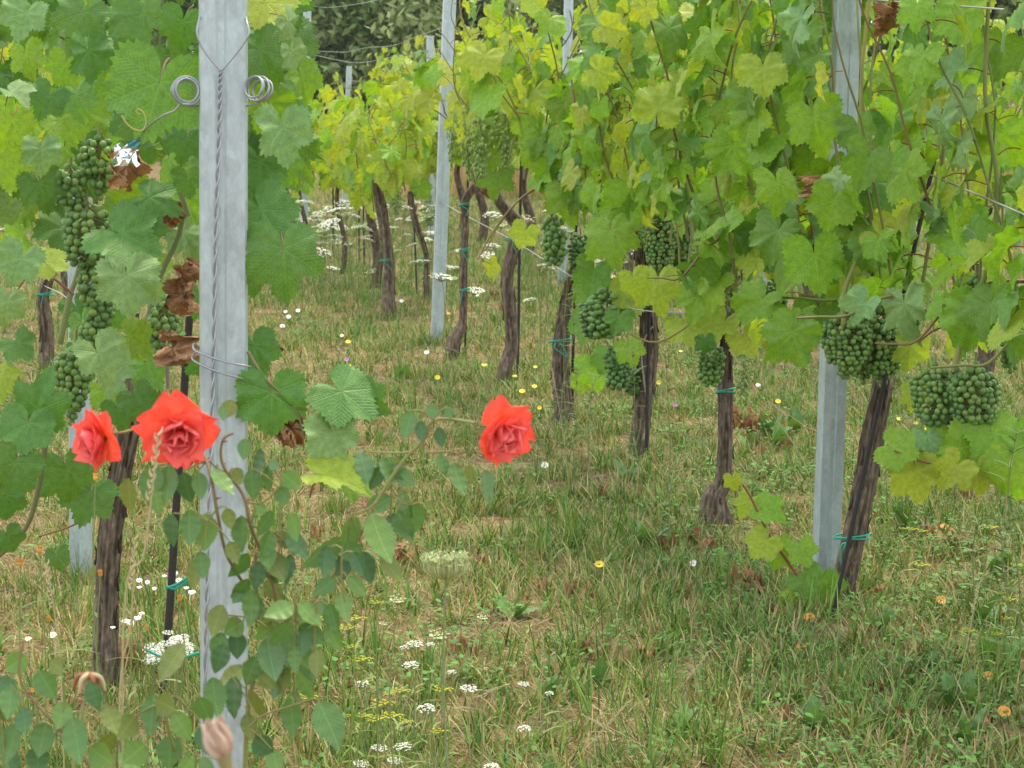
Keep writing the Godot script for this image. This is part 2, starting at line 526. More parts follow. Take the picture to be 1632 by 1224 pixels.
# a leaf growing from a point on a shoot, its face turned towards out
func leaf_on(v: Node3D, node: Vector3, out: Vector3, size: float, tone: int) -> void:
	var n := (out + Vector3.UP * rr(0.05, 0.9) + rv(0.45)).normalized()
	var tip := (Vector3.DOWN + out * rr(-0.1, 0.5) + rv(0.55))
	tip = (tip - n * tip.dot(n)).normalized()
	var b := Basis((-tip).cross(n), -tip, n)
	var s := size / 1.62
	var joint := node - b * STALK_END * s
	for e in [Vector3.ZERO, Vector3(0, -0.45, 0), Vector3(0.5, -0.25, 0), Vector3(-0.5, -0.25, 0)]:
		if in_gap(joint + b * e * s): return
	part(v, "leaf", leaf_meshes[rng.randi() % leaf_meshes.size()], shade(tone), Transform3D(b.scaled(Vector3.ONE * s), node - v.position - b * STALK_END * s))

func bunch(v: Node3D, x: float, y: float, d: float, wide: float, high: float, near := true, tone := 0, lean := 0.0) -> void:
	var h := high * d / FOC * 1.06
	var w := wide * d / FOC * (1.14 if near else 1.3)
	var k := rng.randi() % 5
	var xf := Transform3D(Basis(Vector3(0, 0, 1), deg_to_rad(lean)) * Basis(Vector3.UP, rr(0, TAU)), at(x, y - high * 0.5, d) - v.position)
	if not near and tone == 2:
		part(v, "grape_bunch", bunch_loose[k % 3], M.young_berry, Transform3D(xf.basis * Basis.from_scale(Vector3(w / 0.66, h, w / 0.66)), xf.origin))
		return
	if not near:
		part(v, "grape_bunch", bunch_meshes[k], berry_mats[tone], Transform3D(xf.basis * Basis.from_scale(Vector3(w / 0.66, h, w / 0.66)), xf.origin))
		return
	# berries in uneven rings round the stalk; those facing away are joined into one part
	var g := Geo.new()
	var back := Geo.new()
	var br := 0.0056 * clampf(d / 3.4, 0.98, 1.2)
	var stalk := Color(0.22, 0.25, 0.07)
	tube(g, PackedVector3Array([Vector3(0, h * 0.12, 0), Vector3(0, -h * 0.5, 0), Vector3(0, -h * 0.9, 0)]), 0.003, 0.0012, 5, stalk)
	var front: Array[Vector3] = []
	var low := -br
	var bulge := rr(0, TAU)
	while low > -h:
		var t := -low / h
		var rad := maxf(0.0, w * 0.5 * (0.42 + 0.58 * pow(maxf(0.0, 1.0 - t), 0.7)) * smoothstep(-0.06, 0.34, t) * (1.0 - smoothstep(0.72, 1.05, t) * 0.75) - br)
		var n := maxi(1, int(TAU * rad / (br * 2.05)))
		var a0 := rr(0, TAU)
		for q in n:
			var a := a0 + TAU * q / n + rr(-0.1, 0.1)
			var rq := rad * (1.0 + 0.16 * sin(a * 2.0 + bulge + t * 4.0)) + rr(-0.35, 0.25) * br
			var p := Vector3(sin(a) * rq, low + rr(-0.45, 0.45) * br, cos(a) * rq)
			if rng.randf() < 0.1: continue
			if cos(a) > -0.25 or n < 4: front.append(p)
			else: ball(back, p, br * rr(0.85, 1.1), 8, 5)
			tube(g, line(Vector3(0, p.y + 0.012, 0), p), 0.0011, 0.0008, 3, stalk, 0.0, false)
		low -= br * 1.72
	xf.basis = Basis(Vector3(0, 0, 1), deg_to_rad(lean))
	var stem := part(v, "grape_bunch", g.mesh(), M.cane, xf)
	for q in front:
		var s := br * rr(0.84, 1.12)
		part(stem, "berry", berry_mesh, berry_mats[rng.randi() % 3], Transform3D(Basis(Vector3.UP, rr(0, TAU)).scaled(Vector3(s, s * rr(1.0, 1.08), s)), q))
	if back.v.size() > 0: part(stem, "rear_berries", back.mesh(), berry_mats[tone]).set_meta("kind", "stuff")

func shoot(v: Node3D, pts: Array, r0: float, col: Color) -> PackedVector3Array:
	var path := smooth_path(pts, 4)
	var g := Geo.new()
	var loc := PackedVector3Array()
	for p in path: loc.append(p - v.position)
	tube(g, loc, r0, r0 * 0.55, 6, col)
	part(v, "shoot", g.mesh(), M.cane)
	return path

func px_shoot(v: Node3D, pts: Array, d: float, wide: float, col: Color) -> void:
	var w := []
	for p in pts: w.append(at(p[0], p[1], d + (p[2] if p.size() > 2 else 0.0)))
	shoot(v, w, wide * d / FOC * 0.5, col)

# trunk through pixels [x, y, width in pixels]; first point lies on the ground
func trunk(v: Node3D, pts: Array, d: float, called := "trunk") -> Vector3:
	var w := []
	var rad := []
	for p in pts:
		w.append(at(p[0], p[1], d + (p[3] if p.size() > 3 else 0.0)) - v.position)
		rad.append(p[2] * d / FOC * 0.40)
	w[0].y -= 0.06
	var steps := 9 if d < 9 else 6
	var path := smooth_path(w, steps)
	var radii := PackedFloat32Array()
	for k in path.size():
		var t := float(k) / steps
		var a := int(t)
		radii.append(lerpf(rad[mini(a, rad.size() - 1)], rad[mini(a + 1, rad.size() - 1)], t - a))
	var g := Geo.new()
	tube(g, path, 0, 0, 40 if d < 9 else 18, Color(0.33, 0.265, 0.205), 0.26, true, radii)
	# loose strips of bark
	for k in (22 if d < 9 else 8):
		var s := rng.randi_range(1, maxi(2, path.size() - 5))
		var a := rr(0, TAU)
		var strip := PackedVector3Array()
		for q in 4:
			var i := mini(s + q, path.size() - 1)
			strip.append(path[i] + Vector3(cos(a), 0, sin(a)) * radii[i] * (1.02 + 0.16 * absf(q - 1.5)))
		tube(g, strip, 0.003, 0.0015, 4, Color(0.13, 0.1, 0.075) * rr(0.7, 1.5), 0.0)
	part(v, called, g.mesh(), M.bark)
	return path[path.size() - 1] + v.position

func tie(v: Node3D, x: float, y: float, d: float, wide: float, tails := 1) -> void:
	var g := Geo.new()
	var r := wide * d / FOC * 0.5
	var c := at(x, y, d) - v.position
	for k in 2:
		var p := PackedVector3Array()
		for s in 15:
			var a := TAU * s / 14.0
			p.append(c + Vector3(cos(a) * r, 0.008 * k + 0.006 * sin(a + k), sin(a) * r))
		tube(g, p, 0.0021, 0.0021, 5, Color.WHITE)
	for k in tails:
		tube(g, smooth_path([c + Vector3(r * rr(-0.5, 0.6), 0, r), c + Vector3(r * rr(-1, 1), rr(-0.02, 0.01), r * 1.3), c + Vector3(r * rr(-1.3, 1.3), -rr(0.03, 0.08), r * 1.2)], 4), 0.0021, 0.0018, 5)
	part(v, "tie", g.mesh(), M.tie)

# shoots with leaves filling a stretch of the trellis above a vine
func canopy(v: Node3D, o: Dictionary) -> void:
	var base: Vector3 = v.position
	var tones: Array = o.tones
	var count := 0
	var most: int = o.get("most", 290)
	for k in o.shoots:
		var s: float = o.get("shift", 0.0) + lerpf(-o.half, o.half, (k + rr(0.1, 0.9)) / o.shoots)
		var p := base + row_dir * s + row_out * rr(-0.07, 0.07)
		p.y = o.head + rr(-0.05, 0.07)
		var high: float = o.high + rr(-0.16, 0.1)
		var pts := [p]
		var dir := Vector3.UP + row_out * rr(-0.25, 0.3) + row_dir * rr(-0.22, 0.22)
		var hang: bool = rng.randf() < o.get("hang", 0.0)
		if hang: dir = row_out * rr(0.5, 1.0) + Vector3.UP * 0.4 + row_dir * rr(-0.6, 0.6)
		var steps := 7 if not hang else 5
		for q in steps:
			if hang:
				dir += Vector3.DOWN * 0.42
				p += dir.normalized() * 0.10
				p.y = maxf(p.y, o.get("low", 0.5))
			else:
				p += Vector3(dir.x, 0, dir.z) * 0.10 + Vector3.UP * (high - o.head) / steps
				dir += Vector3(rr(-0.3, 0.3), 0, rr(-0.3, 0.3))
				var off: float = (p - base).dot(row_out)
				if absf(off) > 0.16: dir -= row_out * off * 1.6
			pts.append(p)
		var path := shoot(v, pts, rr(0.0032, 0.0046), [Color(0.2, 0.19, 0.06), Color(0.21, 0.13, 0.06), Color(0.17, 0.2, 0.06)][rng.randi() % 3])
		var run := 0.0
		var next := 0.0
		var flip := rng.randf() < 0.5
		for q in range(1, path.size()):
			run += path[q].distance_to(path[q - 1])
			while next < run:
				if count >= most: break
				flip = not flip
				var front: bool = rng.randf() < 0.66
				var az := row_out.rotated(Vector3.UP, rr(-0.9, 0.9) + (0.6 if flip else -0.6)) * (1.0 if front else -1.0)
				var size: float = o.size * rr(0.62, 1.12) * (1.0 if next < run * 2.0 else 0.8)
				if q > path.size() * 0.85: size *= 0.62
				var tone := pick(tones)
				if q > path.size() * 0.8 and rng.randf() < 0.5: tone = 3
				leaf_on(v, path[q] + rv(0.012), az, size, tone)
				count += 1
				next += o.step * rr(0.7, 1.3)

# ------------------------------------------------------------------ the place
func _ready() -> void:
	rng.seed = 20240715
	noise.seed = 3; noise.frequency = 0.05; noise.fractal_octaves = 3
	fine_noise.seed = 4; fine_noise.frequency = 0.02; fine_noise.fractal_octaves = 3
	set_light()
	make_materials()
	make_shapes()
	make_ground()
	make_trees()
	make_posts()
	make_left_row()
	make_middle_row()
	make_back_rows()
	make_wires()
	make_roses()
	make_meadow()

func set_light() -> void:
	var cam := Camera3D.new()
	cam.name = "camera"
	cam.transform = Transform3D(cam_basis, Vector3(0, EYE, 0))
	var lens := CameraAttributesPhysical.new()
	lens.frustum_focal_length = 24.0 * FOC / 1224.0
	lens.exposure_aperture = 22.0
	lens.frustum_focus_distance = 4.6
	lens.frustum_near = 0.05
	lens.frustum_far = 1500.0
	cam.attributes = lens
	add_child(cam)
	var sky := ProceduralSkyMaterial.new()
	sky.sky_top_color = Color(0.90, 0.92, 0.95)
	sky.sky_horizon_color = Color(0.98, 0.98, 0.98)
	sky.sky_curve = 0.2
	sky.ground_bottom_color = Color(0.3, 0.3, 0.22)
	sky.ground_horizon_color = Color(0.6, 0.62, 0.55)
	sky.energy_multiplier = 0.78
	sky.sun_angle_max = 0.0
	var env := Environment.new()
	env.background_mode = Environment.BG_SKY
	env.sky = Sky.new()
	env.sky.sky_material = sky
	env.tonemap_mode = Environment.TONE_MAPPER_LINEAR
	env.tonemap_exposure = 2.9
	env.fog_enabled = true
	env.fog_density = 0.0004
	env.fog_light_color = Color(0.93, 0.96, 1.0)
	env.sdfgi_enabled = true
	env.ssao_enabled = true
	env.ssil_enabled = true
	var we := WorldEnvironment.new()
	we.name = "world"
	we.environment = env
	add_child(we)
	var sun := DirectionalLight3D.new()
	sun.name = "sun"
	sun.light_energy = 0.5
	sun.light_color = Color(1.0, 0.95, 0.84)
	sun.light_angular_distance = 16.0
	sun.shadow_enabled = true
	add_child(sun)
	# high sun behind the far rows and a little to the right
	sun.look_at_from_position(Vector3(2.5, 14, -6.5), Vector3.ZERO)

# ------------------------------------------------------------------ ground, grass
func make_ground() -> void:
	var g := Geo.new()
	var xs := []
	var zs := []
	for k in 61: xs.append(lerpf(-9.0, 9.0, k / 60.0))
	for k in 101: zs.append(lerpf(2.0, -34.0, k / 100.0))
	xs = [-400.0, -100.0, -30.0] + xs + [30.0, 100.0, 400.0]
	zs = [60.0, 12.0] + zs + [-60.0, -150.0, -700.0]
	for z in zs:
		for x in xs: g.add(Vector3(x, ground_y(x, z) if absf(x) < 9.5 and z < 3 and z > -35 else 0.0, z))
	var W := xs.size()
	for a in zs.size() - 1:
		for b in W - 1:
			g.quad(a * W + b, (a + 1) * W + b, (a + 1) * W + b + 1, a * W + b + 1)
	tag(part(self, "ground", g.mesh(), M.soil), "", "", "", "structure")
	make_grass()

func blade(g: Geo, p: Vector3, dir: Vector3, length: float, bend: float, wide: float, col: Color) -> void:
	var side := dir.cross(Vector3.UP).normalized() * wide * 0.5
	side = side.rotated(dir.normalized() if dir.length() > 0.01 else Vector3.UP, rr(-0.8, 0.8))
	var d := dir.normalized()
	var flat := Vector3(d.x, 0, d.z)
	var q := p
	var prev := -1
	for k in 4:
		var t := k / 3.0
		var w := side * (1.0 - t * t * 0.92)
		var a := g.add(q - w, col)
		g.add(q + w, col)
		if prev >= 0: g.quad(prev, prev + 1, a + 1, a)
		prev = a
		d = (d + (flat * 0.6 + Vector3.DOWN) * bend * 0.35).normalized()
		q += d * length / 3.0

func tuft(n: int, length: float, spread: float, lean: float, bend: float, wide: float, cols: Array) -> ArrayMesh:
	var g := Geo.new()
	for k in n:
		var a := rr(0, TAU)
		var p := Vector3(cos(a), 0, sin(a)) * spread * sqrt(rng.randf())
		a += rr(-1.2, 1.2)
		var dir := Vector3(cos(a) * lean * rr(0.2, 1.2), 1.0, sin(a) * lean * rr(0.2, 1.2))
		var c: Color = cols[rng.randi() % cols.size()]
		c = c * rr(0.75, 1.25)
		blade(g, p + Vector3(0, -0.01, 0), dir, length * rr(0.5, 1.15), bend * rr(0.3, 1.5), wide * rr(0.7, 1.3), c)
	return g.mesh()

func scatter(called: String, label: String, category: String, meshes: Array, n: int, rule: Callable, material: Material) -> void:
	# one object for each form of tuft; rule(point) gives [keep, scale, colour]
	for f in meshes.size():
		var xfs: Array[Transform3D] = []
		var cols: Array[Color] = []
		for k in n / meshes.size():
			var d: float = 3.2 * pow(30.0 / 3.2, pow(rng.randf(), 0.8))
			var p := Vector3(rr(-1.0, 1.0) * (0.30 * d + 0.7), 0, -d)
			p.y = ground_y(p.x, p.z)
			var got: Array = rule.call(p)
			if not got[0]: continue
			xfs.append(Transform3D(Basis(Vector3.UP, rr(0, TAU)) * Basis.from_scale(Vector3.ONE * got[1]), p))
			cols.append(got[2])
		var mm := MultiMesh.new()
		mm.transform_format = MultiMesh.TRANSFORM_3D
		mm.use_colors = true
		mm.mesh = meshes[f]
		mm.instance_count = xfs.size()
		for k in xfs.size():
			mm.set_instance_transform(k, xfs[k])
			mm.set_instance_color(k, cols[k])
		var o := MultiMeshInstance3D.new()
		o.name = numbered(called)
		o.multimesh = mm
		o.material_override = material
		add_child(o)
		tag(o, label, category, "", "stuff")

func dryness(p: Vector3) -> float:
	var lane := p.x + 0.196 * (-p.z - 5.5)            # metres across the aisle; the middle row stands at 0.74
	return clampf(0.70 - 0.56 * smoothstep(0.1, 0.75, lane) + 1.2 * noise.get_noise_2d(p.x * 22.0 + 300.0, p.z * 11.0) + 0.6 * noise.get_noise_2d(p.x * 90.0, p.z * 60.0), 0, 1)

func make_grass() -> void:
	var green := [Color(0.095, 0.215, 0.035), Color(0.13, 0.255, 0.04), Color(0.075, 0.175, 0.04), Color(0.17, 0.27, 0.055)]
	var straw := [Color(0.42, 0.33, 0.17), Color(0.52, 0.43, 0.24), Color(0.33, 0.24, 0.12), Color(0.28, 0.25, 0.11)]
	var mixed := green + [Color(0.3, 0.28, 0.12), Color(0.4, 0.33, 0.17)]
	var t1 := []
	var t2 := []
	var t3 := []
	for k in 3:
		t1.append(tuft(14, 0.075, 0.035, 0.6, 0.6, 0.0044, mixed))
		t2.append(tuft(20, 0.075, 0.055, 1.5, 0.7, 0.0024, straw))
		t3.append(tuft(8, 0.14, 0.03, 0.4, 0.55, 0.0034, green))
	scatter("grass", "short green meadow grass between the vine rows", "grass", t1, 42000, func(p: Vector3) -> Array:
		var dry := dryness(p)
		var bare := noise.get_noise_2d(p.x * 55.0 + 900.0, p.z * 45.0) > 0.27
		return [rng.randf() < (0.25 if bare else 1.1) - dry * 0.75, rr(0.6, 1.15) * (1.0 + 0.01 * p.z * -1.0), Color(1, 1, 1).lerp(Color(1.2, 1.08, 0.9), dry * rng.randf()) * rr(0.8, 1.2)], M.grass)
	scatter("dry_grass", "dry straw-coloured grass lying between the green", "grass", t2, 42000, func(p: Vector3) -> Array:
		var dry := dryness(p)
		var bare := noise.get_noise_2d(p.x * 55.0 + 900.0, p.z * 45.0) > 0.33
		return [rng.randf() < (0.0 if bare else 0.06) + dry * 0.78 * (0.4 if bare else 1.0), rr(0.6, 1.2), Color(1, 1, 1) * rr(0.75, 1.15)], M.grass)
	scatter("long_grass", "longer upright grass blades in loose clumps", "grass", t3, 8500, func(p: Vector3) -> Array:
		var q := noise.get_noise_2d(p.x * 30.0, p.z * 30.0 + 77.0)
		return [q > 0.08 or (p.z < -13.0 and rng.randf() < 0.8), rr(0.55, 1.1) * (1.25 if p.z < -13.0 else 1.0), Color(1, 1.05, 1) * rr(0.8, 1.2)], M.grass)
	# small-leaved ground cover
	var cover := []
	for f in 2:
		var g := Geo.new()
		for k in 14:
			var a := rr(0, TAU)
			var p := Vector3(cos(a), 0, sin(a)) * rr(0.005, 0.06) + Vector3(0, rr(0.015, 0.055), 0)
			var n := (Vector3.UP + rv(0.5)).normalized()
			var x := n.cross(Vector3(cos(a), 0.2, sin(a))).normalized()
			var z := n.cross(x)
			var s := rr(0.003, 0.007)
			var c := Color(0.075, 0.175, 0.035) * rr(0.6, 1.4)
			var mid := g.add(p, c)
			for q in 7: g.add(p + (x * cos(q * TAU / 6.0) * 0.7 + z * sin(q * TAU / 6.0)) * s - n * 0.2 * s, c)
			for q in 6: g.tri(mid, mid + 1 + q, mid + 2 + q)
		cover.append(g.mesh())
	scatter("ground_cover", "low small-leaved weeds growing among the grass", "ground cover", cover, 16000, func(p: Vector3) -> Array:
		var q := noise.get_noise_2d(p.x * 25.0 + 40.0, p.z * 25.0)
		var right := p.x / -p.z > 0.07
		return [(q > 0.12 or right) and rng.randf() < 0.7, rr(0.7, 1.4), Color(1, 1.05, 0.95) * rr(0.75, 1.25)], M.grass)

# ------------------------------------------------------------------ trees behind the vineyard
func make_trees() -> void:
	var protos := []
	for f in 4:
		var r := RandomNumberGenerator.new()
		r.seed = 900 + f
		var g := Geo.new()
		var tint: Color = [Color(0.13, 0.22, 0.06), Color(0.18, 0.27, 0.08), Color(0.10, 0.18, 0.055), Color(0.23, 0.30, 0.12)][f]
		for c in 95:
			var dir := Vector3(r.randfn(), r.randfn(), r.randfn()).normalized()
			var rad := 0.55 + 0.45 * pow(r.randf(), 0.5)
			var mid := Vector3(dir.x * 2.6, 3.4 + dir.y * 3.1, dir.z * 2.6) * Vector3(rad, 1, rad)
			mid.y = 3.4 + dir.y * 3.1 * rad
			var size := r.randf_range(0.4, 0.75)
			var ct := tint * r.randf_range(0.7, 1.4)
			for k in 150:
				var p := mid + Vector3(r.randfn(), r.randfn() * 0.8, r.randfn()) * size * 0.5
				var n := Vector3(r.randfn(), r.randfn() + 0.7, r.randfn()).normalized()
				var x := n.cross(Vector3(r.randfn(), r.randfn(), r.randfn())).normalized()
				var z := n.cross(x)
				var s := r.randf_range(0.05, 0.10)
				var cc := ct * r.randf_range(0.75, 1.3)
				var a := g.add(p - x * s * 1.4, cc)
				g.add(p - z * s * 0.6, cc); g.add(p + x * s * 1.4, cc); g.add(p + z * s * 0.6, cc)
				g.quad(a, a + 1, a + 2, a + 3)
		var tg := Geo.new()
		tube(tg, smooth_path([Vector3(0, -0.1, 0), Vector3(0.05, 1.0, 0.03), Vector3(-0.05, 2.4, 0), Vector3(0.05, 4.2, 0.1)], 5), 0.17, 0.06, 10, Color(0.11, 0.09, 0.07), 0.2)
		for k in 7:
			var a := r.randf() * TAU
			var y := r.randf_range(1.2, 3.6)
			tube(tg, smooth_path([Vector3(0, y, 0), Vector3(cos(a) * 0.8, y + 0.6, sin(a) * 0.8), Vector3(cos(a) * 1.9, y + 1.3, sin(a) * 1.9)], 4), 0.06, 0.02, 6, Color(0.11, 0.09, 0.07))
		protos.append([g.mesh(), tg.mesh()])
	# [pixel column, distance, size, form]
	var spots := [[60, 52, 1.0, 1], [330, 50, 1.05, 0], [470, 47, 0.95, 0], [600, 52, 1.1, 2], [705, 46, 0.95, 3], [860, 50, 0.9, 0], [960, 56, 0.62, 1], [1130, 60, 0.60, 0], [1270, 50, 0.9, 2], [1420, 53, 1.0, 0], [1570, 49, 1.0, 1], [530, 60, 1.3, 0], [-90, 48, 1.1, 0], [1720, 50, 1.1, 2], [770, 58, 1.1, 2], [200, 56, 1.2, 2]]
	for k in spots.size():
		var s: Array = spots[k]
		var kind: int = s[3]
		var o := thing("leafy_tree", on_ground(s[0], s[1]), ["dark green bushy tree behind the vineyard", "mid green bushy tree behind the vineyard", "very dark dense tree behind the vineyard", "pale grey-green tree behind the vineyard"][kind], "tree", "trees behind the vineyard")
		o.rotation.y = rr(0, TAU)
		o.scale = Vector3.ONE * float(s[2]) * 1.1
		part(o, "trunk", protos[kind][1], M.bark)
		part(o, "crown", protos[kind][0], M.crown)

# ------------------------------------------------------------------ posts and stakes
# a galvanised post of folded sheet: flat front with a shallow channel, sides folded back
func post(foot: Vector3, top: Vector3, wide: float, yaw: float, label: String, group := "") -> Node3D:
	var o := thing("steel_post", foot, label, "post", group)
	var w := wide * 0.5
	var dep := wide * 0.62
	# outline seen from above, front towards +z
	var prof := [Vector2(-w * 0.72, -dep), Vector2(-w, -dep * 0.94), Vector2(-w, -0.006), Vector2(-w * 0.93, 0), Vector2(-w * 0.30, 0), Vector2(-w * 0.20, -0.0025), Vector2(w * 0.08, -0.0025), Vector2(w * 0.18, 0), Vector2(w * 0.93, 0), Vector2(w, -0.006), Vector2(w, -dep * 0.94), Vector2(w * 0.72, -dep),
		Vector2(w * 0.72, -dep + 0.003), Vector2(w * 0.94, -dep * 0.9), Vector2(w * 0.94, -0.008), Vector2(w * 0.9, -0.003), Vector2(w * 0.2, -0.003), Vector2(w * 0.1, -0.0055), Vector2(-w * 0.22, -0.0055), Vector2(-w * 0.32, -0.003), Vector2(-w * 0.9, -0.003), Vector2(-w * 0.94, -0.008), Vector2(-w * 0.94, -dep * 0.9), Vector2(-w * 0.72, -dep + 0.003)]
	var g := Geo.new()
	var b := Basis(Vector3.UP, yaw)
	var lo := Vector3(0, -0.12, 0)
	var hi := top - foot
	var n := prof.size()
	for k in n:
		var a: Vector2 = prof[k]
		var c: Vector2 = prof[(k + 1) % n]
		var pa := b * Vector3(a.x, 0, a.y)
		var pc := b * Vector3(c.x, 0, c.y)
		var i0 := g.add(lo + pa)
		g.add(lo + pc); g.add(hi + pc); g.add(hi + pa)
		g.quad(i0, i0 + 3, i0 + 2, i0 + 1)
	part(o, "shaft", g.mesh(), M.zinc)
	return o

func helix(c: Vector3, axis: Vector3, r: float, turns: float, length: float, squash := 1.0) -> PackedVector3Array:
	var p := PackedVector3Array()
	var x := axis.cross(Vector3.UP).normalized()
	var y := x.cross(axis).normalized()
	var n := int(turns * 18)
	for k in n + 1:
		var a := TAU * turns * k / n
		var q := r * (1.0 + 0.13 * sin(a * 0.37 + r * 900.0))
		p.append(c + x * cos(a) * q + y * sin(a) * q * squash + axis * (length * k / n - length * 0.5))
	return p

func make_posts() -> void:
	# the near end post with its coils of wire
	var d := 3.0
	var foot := on_ground(350, d)
	var top := at(357, -190, d)
	top.x = at(357, 0, d).x
	foot.x = at(349, 1224, d).x
	var o := post(foot, top, 0.0605, 0.06, "thick galvanised end post wound with wire behind the roses")
	var L := func(x: float, y: float, dd: float) -> Vector3: return at(x, y, dd) - o.position
	var g := Geo.new()
	var fr := d - 0.012
	# two strands from the corners meet and run down twisted together
	for sgn in [0, 1]:
		var corner: Array = [[[318, 30], [314, 52], [322, 75], [338, 97], [352, 113]], [[393, 34], [397, 52], [389, 68], [371, 92], [353, 113]]][sgn]
		var pts := []
		for k in corner.size(): pts.append(L.call(corner[k][0], corner[k][1], fr - 0.012 * minf(1, k)))
		pts.push_front(L.call(318 if sgn == 0 else 392, 26, d + 0.02))
		tube(g, smooth_path(pts, 5), 0.0015, 0.0015, 6)
	for sgn in [0.0, PI]:
		var tw := PackedVector3Array()
		var way := smooth_path([L.call(352, 113, fr), L.call(350, 200, fr), L.call(344, 380, fr), L.call(340, 600, fr), L.call(334, 800, fr - 0.015), L.call(329, 1000, fr - 0.02), L.call(324, 1260, fr - 0.02)], 34)
		for k in way.size():
			var a: float = sgn + k * 0.62
			tw.append(way[k] + Vector3(cos(a), 0, sin(a)) * 0.0018)
		tube(g, tw, 0.0015, 0.0015, 5)
	part(o, "twisted_wire", g.mesh(), M.wire)
	g = Geo.new()
	tube(g, helix(L.call(297, 145, d - 0.005), Vector3(0.35, 0.12, 0.9).normalized(), 0.0165, 4.2, 0.012), 0.0014, 0.0014, 6)
	tube(g, smooth_path([L.call(286, 158, d), L.call(300, 168, d), L.call(325, 168, d + 0.03)], 6), 0.0014, 0.0014, 6)
	tube(g, smooth_path([L.call(288, 164, d), L.call(278, 176, d), L.call(262, 183, d), L.call(245, 194, d + 0.02), L.call(228, 210, d + 0.05), L.call(216, 224, d + 0.1)], 5), 0.0012, 0.0012, 6)
	part(o, "wire_coil", g.mesh(), M.wire)
	g = Geo.new()
	tube(g, helix(L.call(411, 142, d - 0.005), Vector3(-0.55, 0.25, 0.8).normalized(), 0.0165, 4.6, 0.024, 0.9), 0.0014, 0.0014, 6)
	tube(g, smooth_path([L.call(418, 152, d), L.call(408, 166, d), L.call(385, 169, d + 0.02)], 6), 0.0014, 0.0014, 6)
	part(o, "wire_coil", g.mesh(), M.wire)
	g = Geo.new()
	var loop1 := []
	for q in [[318, 556, 0.04], [309, 548, 0.01], [310, 558, -0.006], [330, 567, -0.016], [360, 577, -0.016], [392, 583, -0.012], [401, 586, 0.005], [398, 590, 0.03]]: loop1.append(L.call(q[0], q[1], d + q[2]))
	tube(g, smooth_path(loop1, 5), 0.0014, 0.0014, 6)
	var loop2 := []
	for q in [[320, 560, 0.04], [308, 566, 0.005], [309, 575, -0.008], [335, 588, -0.016], [365, 598, -0.016], [392, 604, -0.01], [399, 606, 0.01], [390, 606, 0.04]]: loop2.append(L.call(q[0], q[1], d + q[2]))
	tube(g, smooth_path(loop2, 5), 0.0014, 0.0014, 6)
	part(o, "wire_binding", g.mesh(), M.wire)
	# others: [foot x, foot y, top x, top y, width m, label]
	for s in [[1318, 942, 1362, -170, 0.060, "leaning galvanised post beside the leaning vine trunk", 0.25],
		[696, 546, 720, -60, 0.060, "galvanised post rising between knobbly old trunks in the middle row", 0.2],
		[484, 392, 491, -30, 0.060, "thin grey post amid the white wild carrot flowers", 0.2],
		[548, 338, 557, 105, 0.055, "short grey post with its bare top above the far vines", 0.2],
		[689, 386, 686, 57, 0.058, "grey post top showing beside a pale tuft of vine shoots", 0.2],
		[896, 452, 909, -60, 0.055, "pale grey post half hidden in yellow-green vine leaves", 0.2],
		[128, 922, 124, -40, 0.055, "grey post behind the grape bunches of the near vine", 0.2],
		[1225, 470, 1228, -40, 0.055, "grey post buried in the leaves of the row behind", 0.2]]:
		var f := gp(s[0], s[1])
		var t := at(s[2], s[3], -f.z)
		post(f, t, s[4], s[6], s[5])
	# thin dark iron stakes: [foot x, foot y, top x, top y, width px, distance or 0, label]
	for s in [[256, 1112, 322, 235, 13, 0, "slanting iron stake close behind the thick end post"],
		[1320, 985, 1490, 245, 8, 0, "slanting black iron stake along the leaning trunk"],
		[1144, 838, 1166, 330, 8, 0, "black iron stake against the trunk with a knobbly foot"],
		[1030, 742, 1037, 300, 6, 0, "dark iron stake on the ragged trunk below hanging grapes"],
		[911, 676, 919, 330, 5, 0, "dark iron stake at the broad trunk with green twine"],
		[824, 598, 831, 250, 5, 0, "thin iron stake beside the forked trunk"],
		[741, 565, 746, 250, 4, 0, "thin iron stake beside the slender tied trunk"],
		[531, 402, 531, 260, 3, 0, ""], [581, 430, 578, 250, 3, 0, ""], [573, 420, 571, 240, 3, 0, ""], [665, 470, 655, 240, 3, 0, ""], [437, 385, 430, 200, 3, 0, ""], [610, 380, 608, 230, 2.5, 0, ""],
		[197, 800, 218, 500, 8, 0, "dark stake close to the stout trunk behind the two roses"]]:
		var f := gp(s[0], s[1])
		var st := thing("vine_stake", f, s[6] if s[6] else "thin dark stake standing amid far white flowers", "stake", "" if s[6] else "thin stakes far down the middle row")
		var g2 := Geo.new()
		var tp := at(s[2], s[3], -f.z) - f
		var r: float = s[4] * -f.z / FOC * 0.5
		var path := PackedVector3Array()
		for k in 9: path.append(Vector3(0, -0.05, 0).lerp(tp, k / 8.0) + rv(0.0015))
		tube(g2, path, r, r * 0.95, 8)
		part(st, "rod", g2.mesh(), M.rod)

